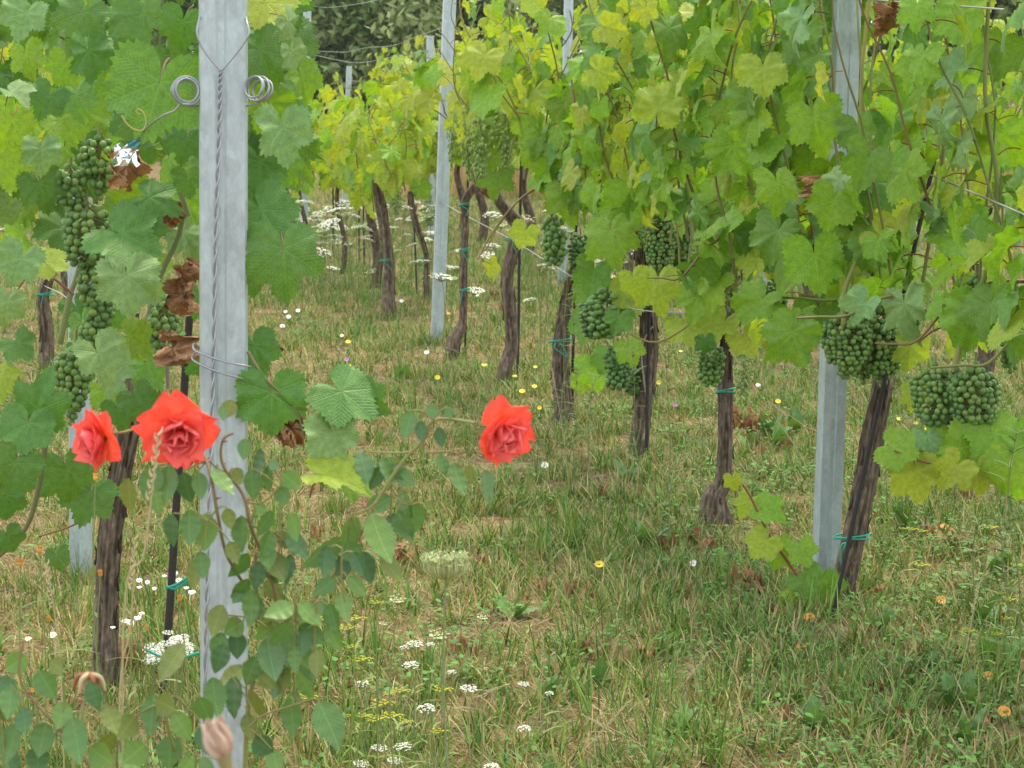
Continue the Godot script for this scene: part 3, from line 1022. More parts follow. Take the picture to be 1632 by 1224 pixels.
# ------------------------------------------------------------------ the near row on the left
func make_left_row() -> void:
	var v := thing("grape_vine", gp(168, 1108), "near vine of big blue-green leaves and hanging green grapes beside the end post", "vine", "vines of the near row")
	var d := -v.position.z
	trunk(v, [[166, 1112, 58], [170, 1000, 46], [172, 900, 44], [180, 815, 46], [196, 740, 42], [212, 650, 40], [218, 575, 36], [232, 520, 34]], d)
	px_shoot(v, [[232, 525], [255, 440], [290, 350], [262, 225], [250, 120], [262, -40]], d - 0.75, 10, Color(0.13, 0.17, 0.06))
	px_shoot(v, [[225, 530], [160, 430], [152, 200], [150, 60], [158, -60]], d - 0.5, 10, Color(0.13, 0.085, 0.05))
	px_shoot(v, [[300, 345], [262, 225], [240, 160]], d - 0.9, 11, Color(0.17, 0.21, 0.08))
	px_shoot(v, [[95, 548], [112, 470], [122, 440], [150, 330]], 3.55, 11, Color(0.17, 0.2, 0.07))
	px_shoot(v, [[118, 470], [60, 430], [26, 465]], 3.5, 5, Color(0.2, 0.07, 0.04))
	px_shoot(v, [[73, 700], [62, 775], [42, 840], [0, 885], [-40, 900]], 3.3, 10, Color(0.12, 0.13, 0.05))
	px_shoot(v, [[150, 820], [110, 840], [62, 855]], 3.5, 4, Color(0.2, 0.08, 0.05))
	px_shoot(v, [[470, 650], [505, 640], [540, 632]], 3.0, 5, Color(0.2, 0.09, 0.05))
	px_shoot(v, [[395, 560], [420, 600], [470, 650], [485, 700]], 3.0, 6, Color(0.16, 0.14, 0.06))
	px_shoot(v, [[262, 470], [268, 620]], 3.4, 11, Color(0.2, 0.18, 0.14))
	var near := [0, 0, 0, 0, 1, 1, 2, 6, 4]        # the greens of this vine's leaves, wherever on it they grow
	# leaves one by one: [x, y, width px, tip angle, tone, form, yaw, tilt, distance]
	for l in [
		[248, 150, 150, -12, 1, 0, 8, -6, 3.05], [228, 32, 84, 12, 1, 5, -5, -15, 3.1], [128, 30, 84, -15, 0, 3, 15, -10, 3.15], [142, 92, 84, 8, 0, 7, 50, 0, 3.12], [74, 160, 62, -20, 0, 1, 15, -20, 3.2], [122, 160, 66, 15, 1, 4, -12, -20, 3.2],
		[24, 148, 58, 30, 4, 2, 0, -62, 3.15], [14, 200, 84, -25, 2, 6, 10, 0, 3.3], [66, 246, 62, 5, 4, 8, 10, -20, 3.2], [26, 272, 74, -20, 2, 0, -10, 0, 3.4], [66, 302, 74, 20, 1, 9, 15, 5, 3.35], [205, 60, 60, 30, 0, 2, 30, 0, 3.3], [290, 45, 74, -20, 0, 1, -20, 5, 3.35], [276, 95, 66, 25, 0, 10, -25, 5, 3.4],
		[248, 318, 78, 70, 1, 3, 5, -25, 3.12], [207, 380, 112, 62, 1, 5, 0, -32, 3.1], [202, 452, 100, 6, 4, 11, 24, -6, 3.05], [30, 420, 74, -22, 4, 7, 5, -15, 3.2], [78, 418, 66, 70, 3, 0, 0, -35, 3.25], [160, 572, 84, 16, 4, 2, 12, -18, 3.1], [212, 542, 66, 60, 6, 8, 0, -20, 3.25], [10, 488, 62, -10, 4, 3, 15, 0, 3.15],
		[34, 552, 58, 50, 1, 5, 0, -25, 3.2], [62, 642, 92, 168, 0, 6, -6, 8, 3.15], [42, 685, 84, -10, 1, 0, 10, -30, 3.12], [18, 748, 84, -30, 1, 4, 12, -8, 3.1], [10, 800, 62, 10, 0, 8, 10, 0, 3.2], [222, 640, 62, 35, 1, 1, 0, 0, 3.3], [245, 665, 66, -25, 1, 10, -15, -5, 3.25], [190, 660, 58, 10, 0, 9, 0, 10, 3.35],
		[420, 92, 104, 18, 0, 4, 22, 0, 3.15], [432, 12, 84, 30, 3, 0, 0, -30, 3.1], [462, 42, 58, 25, 4, 11, 64, 0, 3.05], [466, 88, 50, 20, 4, 7, 58, 0, 3.05], [484, 132, 66, 22, 6, 2, 38, -5, 3.15], [424, 172, 78, -20, 6, 9, 8, 0, 3.2], [452, 215, 96, 12, 4, 5, 40, -8, 3.1], [415, 268, 84, 10, 1, 1, 15, -12, 3.12], [452, 262, 66, 18, 1, 6, 20, 0, 3.18],
		[424, 345, 104, 32, 1, 0, 15, -22, 3.08], [452, 412, 122, 6, 1, 3, 6, -5, 3.0], [402, 440, 66, 12, 0, 8, 20, 0, 3.15], [408, 562, 78, 20, 1, 1, 12, -15, 3.1], [432, 640, 108, 4, 1, 7, 10, -8, 3.0], [556, 632, 108, 40, 1, 0, 10, -28, 3.0], [590, 640, 66, 60, 1, 9, -30, -10, 3.02], [532, 700, 84, 12, 4, 5, 12, -20, 2.98], [530, 758, 96, 75, 3, 2, 0, -55, 2.95], [560, 770, 70, 70, 6, 8, 0, -45, 3.0],
		[108, 760, 92, 15, 1, 6, 10, 0, 3.4], [140, 795, 84, -20, 1, 1, -10, -10, 3.45], [90, 890, 40, 10, 0, 4, 0, 0, 3.5], [15, 860, 50, 20, 0, 8, 30, 0, 3.2], [5, 605, 60, 60, 3, 3, 0, -40, 3.2], [100, 200, 66, 30, 2, 2, 0, -20, 3.35], [42, 95, 62, 10, 2, 9, -10, 0, 3.4], [40, 30, 72, -10, 4, 5, 10, -10, 3.2], [100, 110, 58, -25, 2, 0, 30, 0, 3.35], [190, 120, 62, -15, 6, 10, 40, 0, 3.3], [170, 250, 58, 10, 2, 4, 0, 0, 3.45], [215, 250, 66, 20, 0, 7, 20, 0, 3.4], [295, 230, 60, -20, 0, 3, -10, 0, 3.4], [300, 290, 50, 5, 1, 5, 20, 0, 3.4]]:
		leaf_px(v, l[0], l[1], l[8], l[2] * 1.12, l[3] + rr(-8, 8), l[4] if l[4] != 1 else pick([0, 0, 1]), l[5], l[6] + rr(-14, 14), l[7] + rr(-16, 6))
	# leaves further inside the row
	for k in 150:
		var x := rr(-120, 470)
		var y := rr(-160, 380)
		if x > 395: y = rr(-160, 300)
		leaf_px(v, x, y, rr(3.45, 4.5), rr(62, 105), rr(-50, 50), pick(near), -1, rr(-60, 60), rr(-45, 20))
	for k in 26:
		leaf_px(v, rr(385, 480), rr(-30, 300), rr(3.2, 3.6), rr(70, 105), rr(-40, 40), pick(near), -1, rr(-50, 50), rr(-40, 15))
	for k in 26:
		leaf_px(v, rr(120, 330), rr(330, 640), rr(3.7, 4.4), rr(55, 85), rr(-50, 50), pick(near), -1, rr(-50, 50), rr(-35, 20))
	for q in [[158, 262, 62, 100, 0], [112, 298, 66, 74, 0], [138, 375, 96, 118, 0], [143, 470, 60, 130, 8], [120, 605, 66, 128, -4], [262, 525, 58, 110, 0], [150, 540, 55, 80, 0]]:
		bunch(v, q[0], q[1], 3.38, q[2], q[3], true, 0, q[4])
	for q in [[205, 275, 60, 20, 9, 30], [288, 478, 62, -20, 9, -20], [296, 440, 45, 10, 9, 30], [286, 560, 66, 70, 9, -10], [462, 692, 62, -10, 9, 10], [275, 345, 40, 10, 9, 20], [435, 560, 28, 20, 8, 40], [470, 665, 40, 60, 9, 0]]:
		dry_px(v, q[0], q[1], 3.15, q[2], q[3], q[4], q[5])
	tie(v, 192, 790, d, 50, 0)
	# tendrils
	var g := Geo.new()
	var td := []
	for q in [[194, 184], [203, 198], [216, 207], [228, 207], [233, 195], [229, 180], [220, 174], [218, 180], [224, 182]]: td.append(at(q[0], q[1], 3.02) - v.position)
	tube(g, smooth_path(td, 5), 0.0013, 0.0009, 5, Color(0.36, 0.33, 0.1))
	part(v, "tendril", g.mesh(), M.cane)
	# green twine that ties the end stake to the post
	var tw := thing("green_twine", at(270, 930, 3.6), "green twine looped round the slanting iron stake", "twine")
	g = Geo.new()
	for q in [[[264, 934], [280, 938], [300, 924], [318, 912]], [[264, 938], [284, 930], [302, 918], [320, 908]], [[232, 1035], [256, 1046], [282, 1050], [318, 1040]]]:
		var pts := []
		for e in q: pts.append(at(e[0], e[1], 3.6) - tw.position)
		tube(g, smooth_path(pts, 5), 0.0024, 0.0024, 5)
	part(tw, "strand", g.mesh(), M.tie)
	# crumpled foil caught in the leaves
	var fo := thing("foil_scrap", at(200, 246, 3.1), "crumpled silver foil scrap caught above a withered leaf", "foil")
	g = Geo.new()
	for a in 7:
		for b in 7:
			g.add(Vector3((a - 3) * 0.0055, (b - 3) * 0.0045, 0) + rv(0.0035))
	for a in 6:
		for b in 6:
			g.quad(a * 7 + b, a * 7 + b + 1, a * 7 + b + 8, a * 7 + b + 7)
	part(fo, "sheet", flat_shaded(g), M.foil)
	g = Geo.new()
	for a in 4:
		for b in 3: g.add(Vector3(0.004 + a * 0.006, 0.008 + b * 0.005, 0.006 + 0.002 * a) + rv(0.002))
	for a in 3:
		for b in 2: g.quad(a * 3 + b, a * 3 + b + 1, a * 3 + b + 4, a * 3 + b + 3)
	part(fo, "printed_corner", flat_shaded(g), M.teal)
	# further vines of this row
	for s in [[72, 592, 26, 440, "vine with a bare dark trunk seen behind the near vine's grapes"], [18, 385, 18, 200, "distant vine of the near row beyond the white umbels"], [-60, 760, 30, 430, "vine hidden beside the near vine's low leaves"], [105, 520, 14, 400, "vine with a thin trunk just behind the bare dark one"]]:
		var w := thing("grape_vine", gp(s[0], s[1]), s[4], "vine", "vines of the near row")
		var dd := -w.position.z
		trunk(w, [[s[0], s[1] + 2, s[2] * 1.3], [s[0] + 3, lerpf(s[1], s[3], 0.4), s[2]], [s[0] - 4, lerpf(s[1], s[3], 0.75), s[2] * 0.9], [s[0] + 6, s[3], s[2] * 0.8]], dd)
		canopy(w, {"shoots": 7, "half": 0.5, "head": 0.72, "high": 1.5, "size": 0.13, "step": 0.085, "tones": [0, 1, 2, 2, 3], "most": 90})
		tie(w, s[0], lerpf(s[1], s[3], 0.8), dd, s[2] * 1.15, 1)

func flat_shaded(g: Geo) -> ArrayMesh:
	var h := Geo.new()
	for k in g.i.size(): h.add(g.v[g.i[k]])
	for k in range(0, g.i.size(), 3): h.tri(k, k + 1, k + 2)
	return h.mesh()

# ------------------------------------------------------------------ the middle row
func make_middle_row() -> void:
	var grp := "vines of the middle row"
	var mid := [1, 1, 1, 2, 2, 2, 3, 3, 6, 4]
	var fresh := [2, 2, 2, 3, 3, 1, 1, 6]
	var yellow := [3, 3, 3, 2, 2, 3]
	# the vine at the right edge
	var v := thing("grape_vine", on_ground(1690, 4.45), "vine whose shoots reach in above the yellow weeds, leaning over big grape bunches", "vine", grp)
	var d := -v.position.z
	trunk(v, [[1690, 1145, 52], [1692, 1000, 44], [1700, 850, 42], [1690, 700, 40]], d)
	canopy(v, {"shoots": 14, "half": 0.52, "head": 0.74, "high": 1.75, "size": 0.122, "step": 0.056, "tones": mid, "most": 300, "hang": 0.12, "low": 0.66})
	# low spray of leaves at the right
	px_shoot(v, [[1690, 690], [1632, 735], [1560, 742], [1480, 738], [1425, 718]], 4.7, 5, Color(0.22, 0.09, 0.05))
	for l in [[1432, 716, 70, 70, 2, 0, -30], [1462, 760, 84, 12, 3, 5, -10], [1500, 712, 84, 60, 2, 3, -30], [1548, 722, 100, -25, 2, 7, -25], [1590, 700, 96, 20, 2, 1, -35], [1605, 745, 84, -10, 2, 4, -15], [1560, 760, 66, 15, 3, 9, 0], [1630, 720, 96, 30, 2, 2, -20], [1520, 750, 66, -40, 3, 10, -20], [1480, 700, 58, 10, 4, 6, -50], [1625, 770, 60, 0, 2, 8, 0]]:
		leaf_px(v, l[0], l[1], 4.68 + rr(-0.06, 0.06), l[2] * 1.08, l[3], l[4], l[5], rr(-20, 20), l[6])
	bunch(v, 1555, 485, 4.75, 62, 100, true, 1)
	bunch(v, 1490, 632, 4.78, 80, 110, true, 0)
	bunch(v, 1555, 635, 4.74, 88, 118, true, 1)
	bunch(v, 1525, 640, 4.84, 76, 112, true, 1)
	bunch(v, 1612, 560, 4.8, 40, 70, true, 2)
	px_shoot(v, [[1520, 590], [1540, 520], [1575, 420], [1590, 300], [1570, 150], [1580, -60]], 4.72, 12, Color(0.21, 0.23, 0.07))
	# the leaning vine by the post
	v = thing("grape_vine", gp(1345, 955), "vine on a leaning trunk with bright leaves beside the leaning post", "vine", grp)
	d = -v.position.z
	trunk(v, [[1330, 975, 56], [1345, 930, 47], [1360, 860, 46], [1378, 770, 44], [1394, 680, 42], [1408, 610, 38], [1420, 545, 32, 0.05], [1440, 480, 26, 0.05]], d)
	canopy(v, {"shoots": 15, "half": 0.5, "head": 0.78, "high": 1.75, "size": 0.122, "step": 0.054, "tones": mid, "most": 300, "hang": 0.1, "low": 0.72})
	px_shoot(v, [[1345, 520], [1345, 470], [1370, 410], [1430, 350], [1490, 290], [1510, 200]], d - 0.25, 9, Color(0.24, 0.25, 0.08))
	px_shoot(v, [[1400, 480], [1385, 300], [1372, 150], [1390, -40]], d - 0.12, 10, Color(0.3, 0.27, 0.08))
	for l in [[1300, 420, 130, 5, 2, 0, -12], [1270, 520, 118, 10, 2, 3, -20], [1325, 330, 100, -20, 2, 7, -15], [1430, 430, 110, 12, 2, 11, -12], [1450, 560, 84, -8, 3, 5, 0], [1455, 630, 66, 5, 3, 2, -5], [1390, 300, 108, -30, 1, 4, -30], [1300, 200, 120, 15, 6, 9, -8], [1240, 300, 96, 0, 2, 6, -25], [1420, 200, 110, -25, 1, 10, -25], [1500, 330, 100, 30, 2, 1, -20], [1585, 230, 130, -12, 2, 0, -15], [1530, 120, 120, 14, 2, 8, -20], [1410, 380, 90, 55, 3, 2, -30], [1370, 210, 80, 18, 1, 5, -10]]:
		leaf_px(v, l[0], l[1], d - 0.26 + rr(-0.06, 0.1), l[2] * 0.86, l[3], l[4], l[5], rr(-25, 25), l[6])
	bunch(v, 1350, 545, d - 0.22, 80, 112, true, 0)
	bunch(v, 1408, 545, d - 0.18, 76, 130, true, 1)
	bunch(v, 1375, 548, d - 0.12, 80, 120, true, 1)
	bunch(v, 1440, 505, d - 0.12, 60, 90, true, 2)
	bunch(v, 1370, 440, d - 0.12, 56, 84, true, 2)
	dry_px(v, 1414, 30, d - 0.22, 52, 10, 7, 25)
	dry_px(v, 1292, 300, d - 0.1, 34, 10, 9, 60)
	tie(v, 1358, 858, d, 60, 2)
	# sucker from its foot
	px_shoot(v, [[1322, 1000], [1300, 960], [1262, 905], [1225, 850], [1195, 790], [1178, 765]], d - 0.14, 6, Color(0.22, 0.07, 0.045))
	for l in [[1215, 868, 62, -40, 3, 0, -20], [1248, 880, 58, 40, 2, 3, -10], [1280, 880, 56, 20, 2, 5, -30], [1290, 930, 66, 35, 1, 7, -15], [1268, 962, 62, -40, 3, 1, -10], [1320, 940, 60, 40, 1, 4, 0], [1190, 805, 50, -30, 3, 9, -20], [1225, 815, 60, 70, 2, 2, -45], [1168, 768, 34, 10, 3, 6, 0], [1322, 975, 48, 15, 2, 8, -20], [1375, 1005, 46, 30, 2, 10, -30], [1350, 985, 40, -20, 3, 0, -20]]:
		leaf_px(v, l[0], l[1], d - 0.14 + rr(-0.04, 0.04), l[2], l[3], l[4], l[5], rr(-20, 20), l[6])
	# the vine with a swollen foot
	v = thing("grape_vine", gp(1140, 845), "vine on an upright trunk with a swollen knobbly foot", "vine", grp)
	d = -v.position.z
	trunk(v, [[1138, 848, 58], [1138, 822, 60], [1140, 790, 46], [1152, 765, 32], [1156, 700, 29], [1156, 620, 27], [1158, 555, 24], [1160, 480, 24], [1166, 400, 22]], d)
	canopy(v, {"shoots": 14, "half": 0.5, "head": 0.72, "high": 1.65, "size": 0.124, "step": 0.056, "tones": fresh + [1], "most": 290})
	px_shoot(v, [[1180, 440], [1120, 500], [1050, 545], [1000, 530]], d - 0.2, 5, Color(0.25, 0.2, 0.07))
	for l in [[1220, 520, 84, 10, 3, 2, -40], [1150, 520, 84, -20, 3, 5, -45], [1095, 525, 80, 20, 3, 0, -40], [1190, 545, 70, 30, 3, 7, -30], [1050, 460, 96, 8, 3, 3, -15], [1110, 480, 84, -15, 2, 9, -30], [1130, 440, 78, 30, 1, 1, -20], [1010, 450, 60, 10, 3, 4, -10], [1255, 545, 66, -10, 6, 8, -30], [1125, 548, 42, 10, 0, 6, 0], [1160, 350, 58, 15, 2, 10, -20], [1125, 330, 60, -20, 2, 11, -20], [1175, 395, 60, 10, 2, 0, -20], [1210, 360, 62, 30, 2, 2, -20], [1195, 310, 60, -10, 2, 4, -25]]:
		leaf_px(v, l[0], l[1], d - 0.22 + rr(-0.05, 0.08), l[2] * 0.9, l[3], l[4], l[5], rr(-20, 20), l[6])
	for l in [[1112, 28, 62, 12, 5], [1098, 60, 60, -20, 5], [1062, 70, 66, 150, 3], [1090, 130, 58, 170, 3], [1052, 165, 84, 165, 3], [1085, 105, 54, 20, 5], [1118, 160, 50, 30, 5], [960, 115, 62, 70, 3], [975, 45, 58, 75, 3], [1030, 20, 50, 0, 3]]:
		leaf_px(v, l[0], l[1], d + 0.1 + rr(-0.3, 0.1), l[2], l[3], l[4], -1, rr(-25, 25), rr(-30, 0))
	bunch(v, 1175, 475, d - 0.12, 40, 88, false, 2)
	bunch(v, 1132, 578, d - 0.1, 38, 60, false, 0)
	bunch(v, 1185, 590, d + 0.2, 40, 80, false, 2)
	bunch(v, 1235, 470, d - 0.1, 40, 64, false, 1)
	tie(v, 1156, 626, d, 32, 0)
	# the ragged vine
	v = thing("grape_vine", gp(1020, 735), "vine on a ragged dark trunk under a broad double grape bunch", "vine", grp)
	d = -v.position.z
	trunk(v, [[1012, 742, 46], [1018, 715, 37], [1024, 660, 36], [1030, 600, 36], [1034, 545, 34], [1030, 470, 28], [1022, 400, 26], [1030, 340, 22]], d)
	canopy(v, {"shoots": 13, "half": 0.5, "head": 0.66, "high": 1.6, "size": 0.128, "step": 0.06, "tones": fresh, "most": 260, "hang": 0.1, "low": 0.62})
	for l in [[1010, 470, 90, 5, 3, 0, -15], [975, 380, 110, 12, 2, 3, -20], [1000, 330, 110, -10, 2, 7, -10], [1060, 410, 60, 20, 0, 2, -10], [945, 440, 80, -15, 1, 5, -15], [1005, 560, 60, 20, 2, 1, -20], [985, 510, 60, -20, 1, 9, -20]]:
		leaf_px(v, l[0], l[1], d - 0.25 + rr(-0.05, 0.08), l[2] * 0.85, l[3], l[4], l[5], rr(-20, 20), l[6])
	bunch(v, 1052, 385, d - 0.28, 70, 100, true, 2)
	bunch(v, 1090, 372, d - 0.24, 56, 92, true, 1)
	bunch(v, 1075, 415, d - 0.22, 60, 50, false, 1)
	bunch(v, 968, 492, d - 0.15, 58, 70, false, 0)
	bunch(v, 985, 580, d - 0.1, 40, 64, false, 1)
	bunch(v, 945, 505, d - 0.05, 40, 56, false, 1)
	bunch(v, 1010, 605, d, 34, 40, false, 1)
	px_shoot(v, [[1066, 350], [1070, 270], [1082, 200], [1110, 160], [1130, 80]], d - 0.3, 6, Color(0.2, 0.15, 0.07))
	px_shoot(v, [[1026, 700], [1032, 650], [1022, 560], [1040, 520]], d - 0.09, 4, Color(0.33, 0.29, 0.2))
	# the broad trunk with twine
	v = thing("grape_vine", gp(897, 680), "vine on a broad tapering trunk tied with green twine", "vine", grp)
	d = -v.position.z
	trunk(v, [[898, 684, 42], [899, 650, 36], [894, 600, 34], [894, 550, 32], [900, 500, 24], [906, 460, 18], [925, 400, 16]], d)
	canopy(v, {"shoots": 12, "half": 0.5, "head": 0.82, "high": 1.52, "size": 0.145, "step": 0.07, "tones": fresh + [3], "most": 180, "hang": 0.08, "low": 0.6})
	for l in [[935, 520, 74, -10, 1, 0, -15], [950, 590, 80, 10, 2, 3, -15], [1000, 590, 50, 10, 1, 5, 0], [940, 470, 66, 10, 1, 7, -10], [905, 320, 96, 10, 2, 2, -15], [870, 250, 110, -5, 2, 4, -15], [950, 280, 100, 15, 2, 9, -15], [965, 575, 58, -20, 1, 1, -10], [925, 610, 48, 0, 2, 11, 0]]:
		leaf_px(v, l[0], l[1], d - 0.2 + rr(-0.05, 0.08), l[2] * 0.85, l[3], l[4], l[5], rr(-20, 20), l[6])
	bunch(v, 884, 378, d - 0.05, 36, 72, false, 0)
	bunch(v, 925, 395, d, 36, 50, false, 1)
	tie(v, 893, 545, d, 36, 2)
	px_shoot(v, [[890, 290], [905, 240], [918, 190], [905, 90]], d - 0.25, 5, Color(0.2, 0.11, 0.06))
	# the forked trunk
	v = thing("grape_vine", gp(800, 615), "vine on a tall forked trunk with a cut stub arm", "vine", grp)
	d = -v.position.z
	trunk(v, [[795, 620, 34], [806, 585, 28], [816, 550, 24], [812, 490, 25], [808, 440, 25], [820, 390, 26], [828, 362, 28], [812, 340, 24], [798, 322, 22], [786, 300, 20]], d)
	trunk(v, [[822, 372, 24], [836, 362, 20], [850, 358, 16]], d, "stub_arm")
	canopy(v, {"shoots": 11, "half": 0.5, "head": 0.94, "high": 1.48, "size": 0.145, "step": 0.065, "tones": fresh + [3, 3], "most": 150})
	for l in [[835, 190, 84, 20, 2, 0, -20], [790, 285, 66, -10, 1, 3, -10], [770, 120, 74, 15, 3, 5, -25], [835, 375, 50, -20, 3, 7, -10], [740, 200, 70, -10, 3, 2, -15], [785, 30, 46, 70, 3, 9, -20]]:
		leaf_px(v, l[0], l[1], d - 0.2, l[2], l[3], l[4], l[5], rr(-20, 20), l[6])
	bunch(v, 765, 225, d - 0.42, 46, 116, false, 2)
	bunch(v, 808, 220, d - 0.40, 40, 92, false, 2)
	bunch(v, 740, 240, d - 0.36, 34, 96, false, 2, 6.0)
	bunch(v, 725, 215, d - 0.38, 22, 84, false, 2, -5.0)
	tie(v, 818, 382, d, 30, 2)
	# the slender trunk
	v = thing("grape_vine", gp(725, 572), "vine on a slender trunk above a rounded stump, tied three times", "vine", grp)
	d = -v.position.z
	trunk(v, [[722, 574, 28], [722, 550, 29], [732, 528, 24], [738, 510, 15], [738, 430, 14], [741, 370, 15], [742, 320, 14], [760, 295, 18]], d)
	canopy(v, {"shoots": 11, "half": 0.33, "shift": -0.3, "head": 0.96, "high": 1.36, "size": 0.14, "step": 0.065, "tones": yellow, "most": 140})
	for y in [328, 400, 464]: tie(v, 740, y, d, 17, 1)
	dry_px(v, 778, 305, d, 24, 0, 7, 0)
	leaf_px(v, 712, 118, d - 0.2, 48, -20, 5, 0, 10, -15)
	leaf_px(v, 735, 160, d - 0.2, 50, 20, 5, 3, -10, -20)
	# further ones: [foot x, foot y, top x, top y, width, canopy top m, leaves]
	for s in [[622, 506, 606, 326, 23, 1.14, 150, "vine on a stout dark trunk standing in white wild carrot"], [684, 482, 660, 345, 12, 1.36, 120, "vine on a thin crooked trunk just beside the tall grey post"]]:
		v = thing("grape_vine", gp(s[0], s[1]), s[7], "vine", grp)
		d = -v.position.z
		var w: float = s[4]
		trunk(v, [[s[0], s[1] + 2, w * 1.5], [lerpf(s[0], s[2], 0.15), lerpf(s[1], s[3], 0.2), w * 1.05], [lerpf(s[0], s[2], 0.35) + 3, lerpf(s[1], s[3], 0.55), w * 0.85], [s[2], s[3], w * 1.1], [s[2] - 8, s[3] - 40, w * 0.6]], d)
		canopy(v, {"shoots": 11, "half": 0.55, "head": 0.72, "high": s[5], "size": 0.145, "step": 0.06, "tones": yellow, "most": s[6]})
		bunch(v, s[2] + 25, s[3] - 10, d - 0.1, 34, 50, false, 2)
		tie(v, lerpf(s[0], s[2], 0.5), lerpf(s[1], s[3], 0.5), d, w * 0.9, 1)
	for k in 8:
		var dd := 14.3 + k * 1.25
		var p := Vector3(0.80 - 0.196 * (dd - 5.5) + rr(-0.12, 0.12), 0, -dd)
		v = thing("grape_vine", p, "pale yellow-green vine far down the middle row", "vine", grp)
		var w := 0.046 if k % 3 == 0 else 0.026
		var g := Geo.new()
		tube(g, smooth_path([Vector3(0, -0.05, 0), Vector3(0.03, 0.2, 0), Vector3(-0.02, 0.5, 0.02), Vector3(0.03, 0.78, 0)], 6), w * 0.75, w * 0.45, 12, Color(0.25, 0.2, 0.155), 0.2)
		part(v, "trunk", g.mesh(), M.bark)
		canopy(v, {"shoots": 10, "half": 0.6, "head": 0.6, "high": 1.14 + rr(-0.1, 0.06), "size": 0.145, "step": 0.065, "tones": yellow, "most": 105})

# ------------------------------------------------------------------ rows behind the middle row
func make_back_rows() -> void:
	for row in 2:
		for k in (14 if row == 0 else 10):
			var dd := (8.0 if row == 0 else 11.5) + k * 1.05 * (1.0 + 0.02 * k)
			var p := Vector3(0.74 + 1.75 * (row + 1) - 0.196 * (dd - 5.5) + rr(-0.1, 0.1), 0, -dd)
			var v := thing("grape_vine", p, ["vine in the row just behind the middle row", "vine in the farthest row seen through the leaves"][row], "vine", ["vines of the row behind", "vines of the farthest row"][row])
			var g := Geo.new()
			tube(g, smooth_path([Vector3(0, -0.05, 0), Vector3(0.04, 0.2, 0), Vector3(-0.03, 0.5, 0.02), Vector3(0.03, 0.75, 0)], 6), 0.04, 0.022, 12, Color(0.25, 0.2, 0.155), 0.2)
			part(v, "trunk", g.mesh(), M.bark)
			canopy(v, {"shoots": 9, "half": 0.55, "head": 0.72, "high": 1.6 + rr(-0.12, 0.1), "size": 0.15, "step": 0.1, "tones": [2, 2, 3, 3, 1], "most": 95})
	# tall dry grass beyond the rows
	var meshes := []
	for k in 2: meshes.append(tuft(22, 0.95, 0.12, 0.22, 0.3, 0.007, [Color(0.55, 0.42, 0.2), Color(0.62, 0.5, 0.27), Color(0.45, 0.36, 0.17)]))
	for f in 2:
		var mm := MultiMesh.new()
		mm.transform_format = MultiMesh.TRANSFORM_3D
		mm.mesh = meshes[f]
		mm.instance_count = 1500
		for k in 1500:
			var z := rr(-36.0, -27.0)
			mm.set_instance_transform(k, Transform3D(Basis(Vector3.UP, rr(0, TAU)).scaled(Vector3.ONE * rr(0.7, 1.2)), Vector3(rr(-1.5, 9.0), 0, z)))
		var o := MultiMeshInstance3D.new()
		o.name = numbered("tall_dry_grass")
		o.multimesh = mm
		o.material_override = M.grass
		add_child(o)
		tag(o, "tall golden dry grass beyond the vine rows", "grass", "", "stuff")

# ------------------------------------------------------------------ wires
func make_wires() -> void:
	# [ [x, y, distance], ... ], label
	for s in [
		[[[700, 320, 11.2], [735, 340, 10.9], [815, 382, 9.5], [905, 437, 8.3], [1000, 490, 7.3], [1160, 500, 6.3], [1340, 520, 5.55]], "fruit wire strung low along the middle row trunks"],
		[[[1338, 205, 5.55], [1430, 255, 5.2], [1515, 292, 4.9], [1640, 345, 4.4]], "taut wire crossing the leaves right of the leaning post"],
		[[[1340, -5, 5.55], [1420, 2, 5.2], [1600, 15, 4.5]], "top wire running right from the leaning post"],
		[[[720, 200, 11.2], [860, 225, 9.8], [1000, 240, 8.4], [1180, 238, 6.8], [1342, 215, 5.55]], "middle wire strung through the foliage of the middle row"],
		[[[490, 8, 18.6], [520, 12, 18.4], [560, 8, 17], [602, 0, 15], [640, -12, 14]], "slack top wire leaving the thin post"],
		[[[490, 83, 18.6], [515, 82, 18.3], [550, 83, 17.5], [585, 76, 16.5], [625, 73, 15.5], [655, 62, 14.5], [715, 40, 11.2]], "upper slack wire sagging between the thin post and the tall post"],
		[[[490, 84, 18.6], [520, 92, 18.3], [570, 100, 17.0], [620, 92, 15.6], [660, 84, 14.5], [717, 75, 11.2]], "lower slack wire sagging between the thin post and the tall post"],
		[[[556, 128, 24.0], [580, 130, 23.5], [612, 127, 22.5], [690, 130, 19.0]], "short wire between two far post tops"],
		[[[30, 430, 8], [70, 455, 10.0], [100, 470, 7.5], [128, 500, 5.75]], "thin wire by the bare trunk far behind the grapes"]]:
		var pts := []
		for q in s[0]: pts.append(at(q[0], q[1], q[2]))
		var o := thing("trellis_wire", pts[0], s[1], "wire", "trellis wires")
		var g := Geo.new()
		var loc := PackedVector3Array()
		for p in smooth_path(pts, 7): loc.append(p - o.position)
		tube(g, loc, 0.0019, 0.0019, 5)
		part(o, "strand", g.mesh(), M.old_wire)

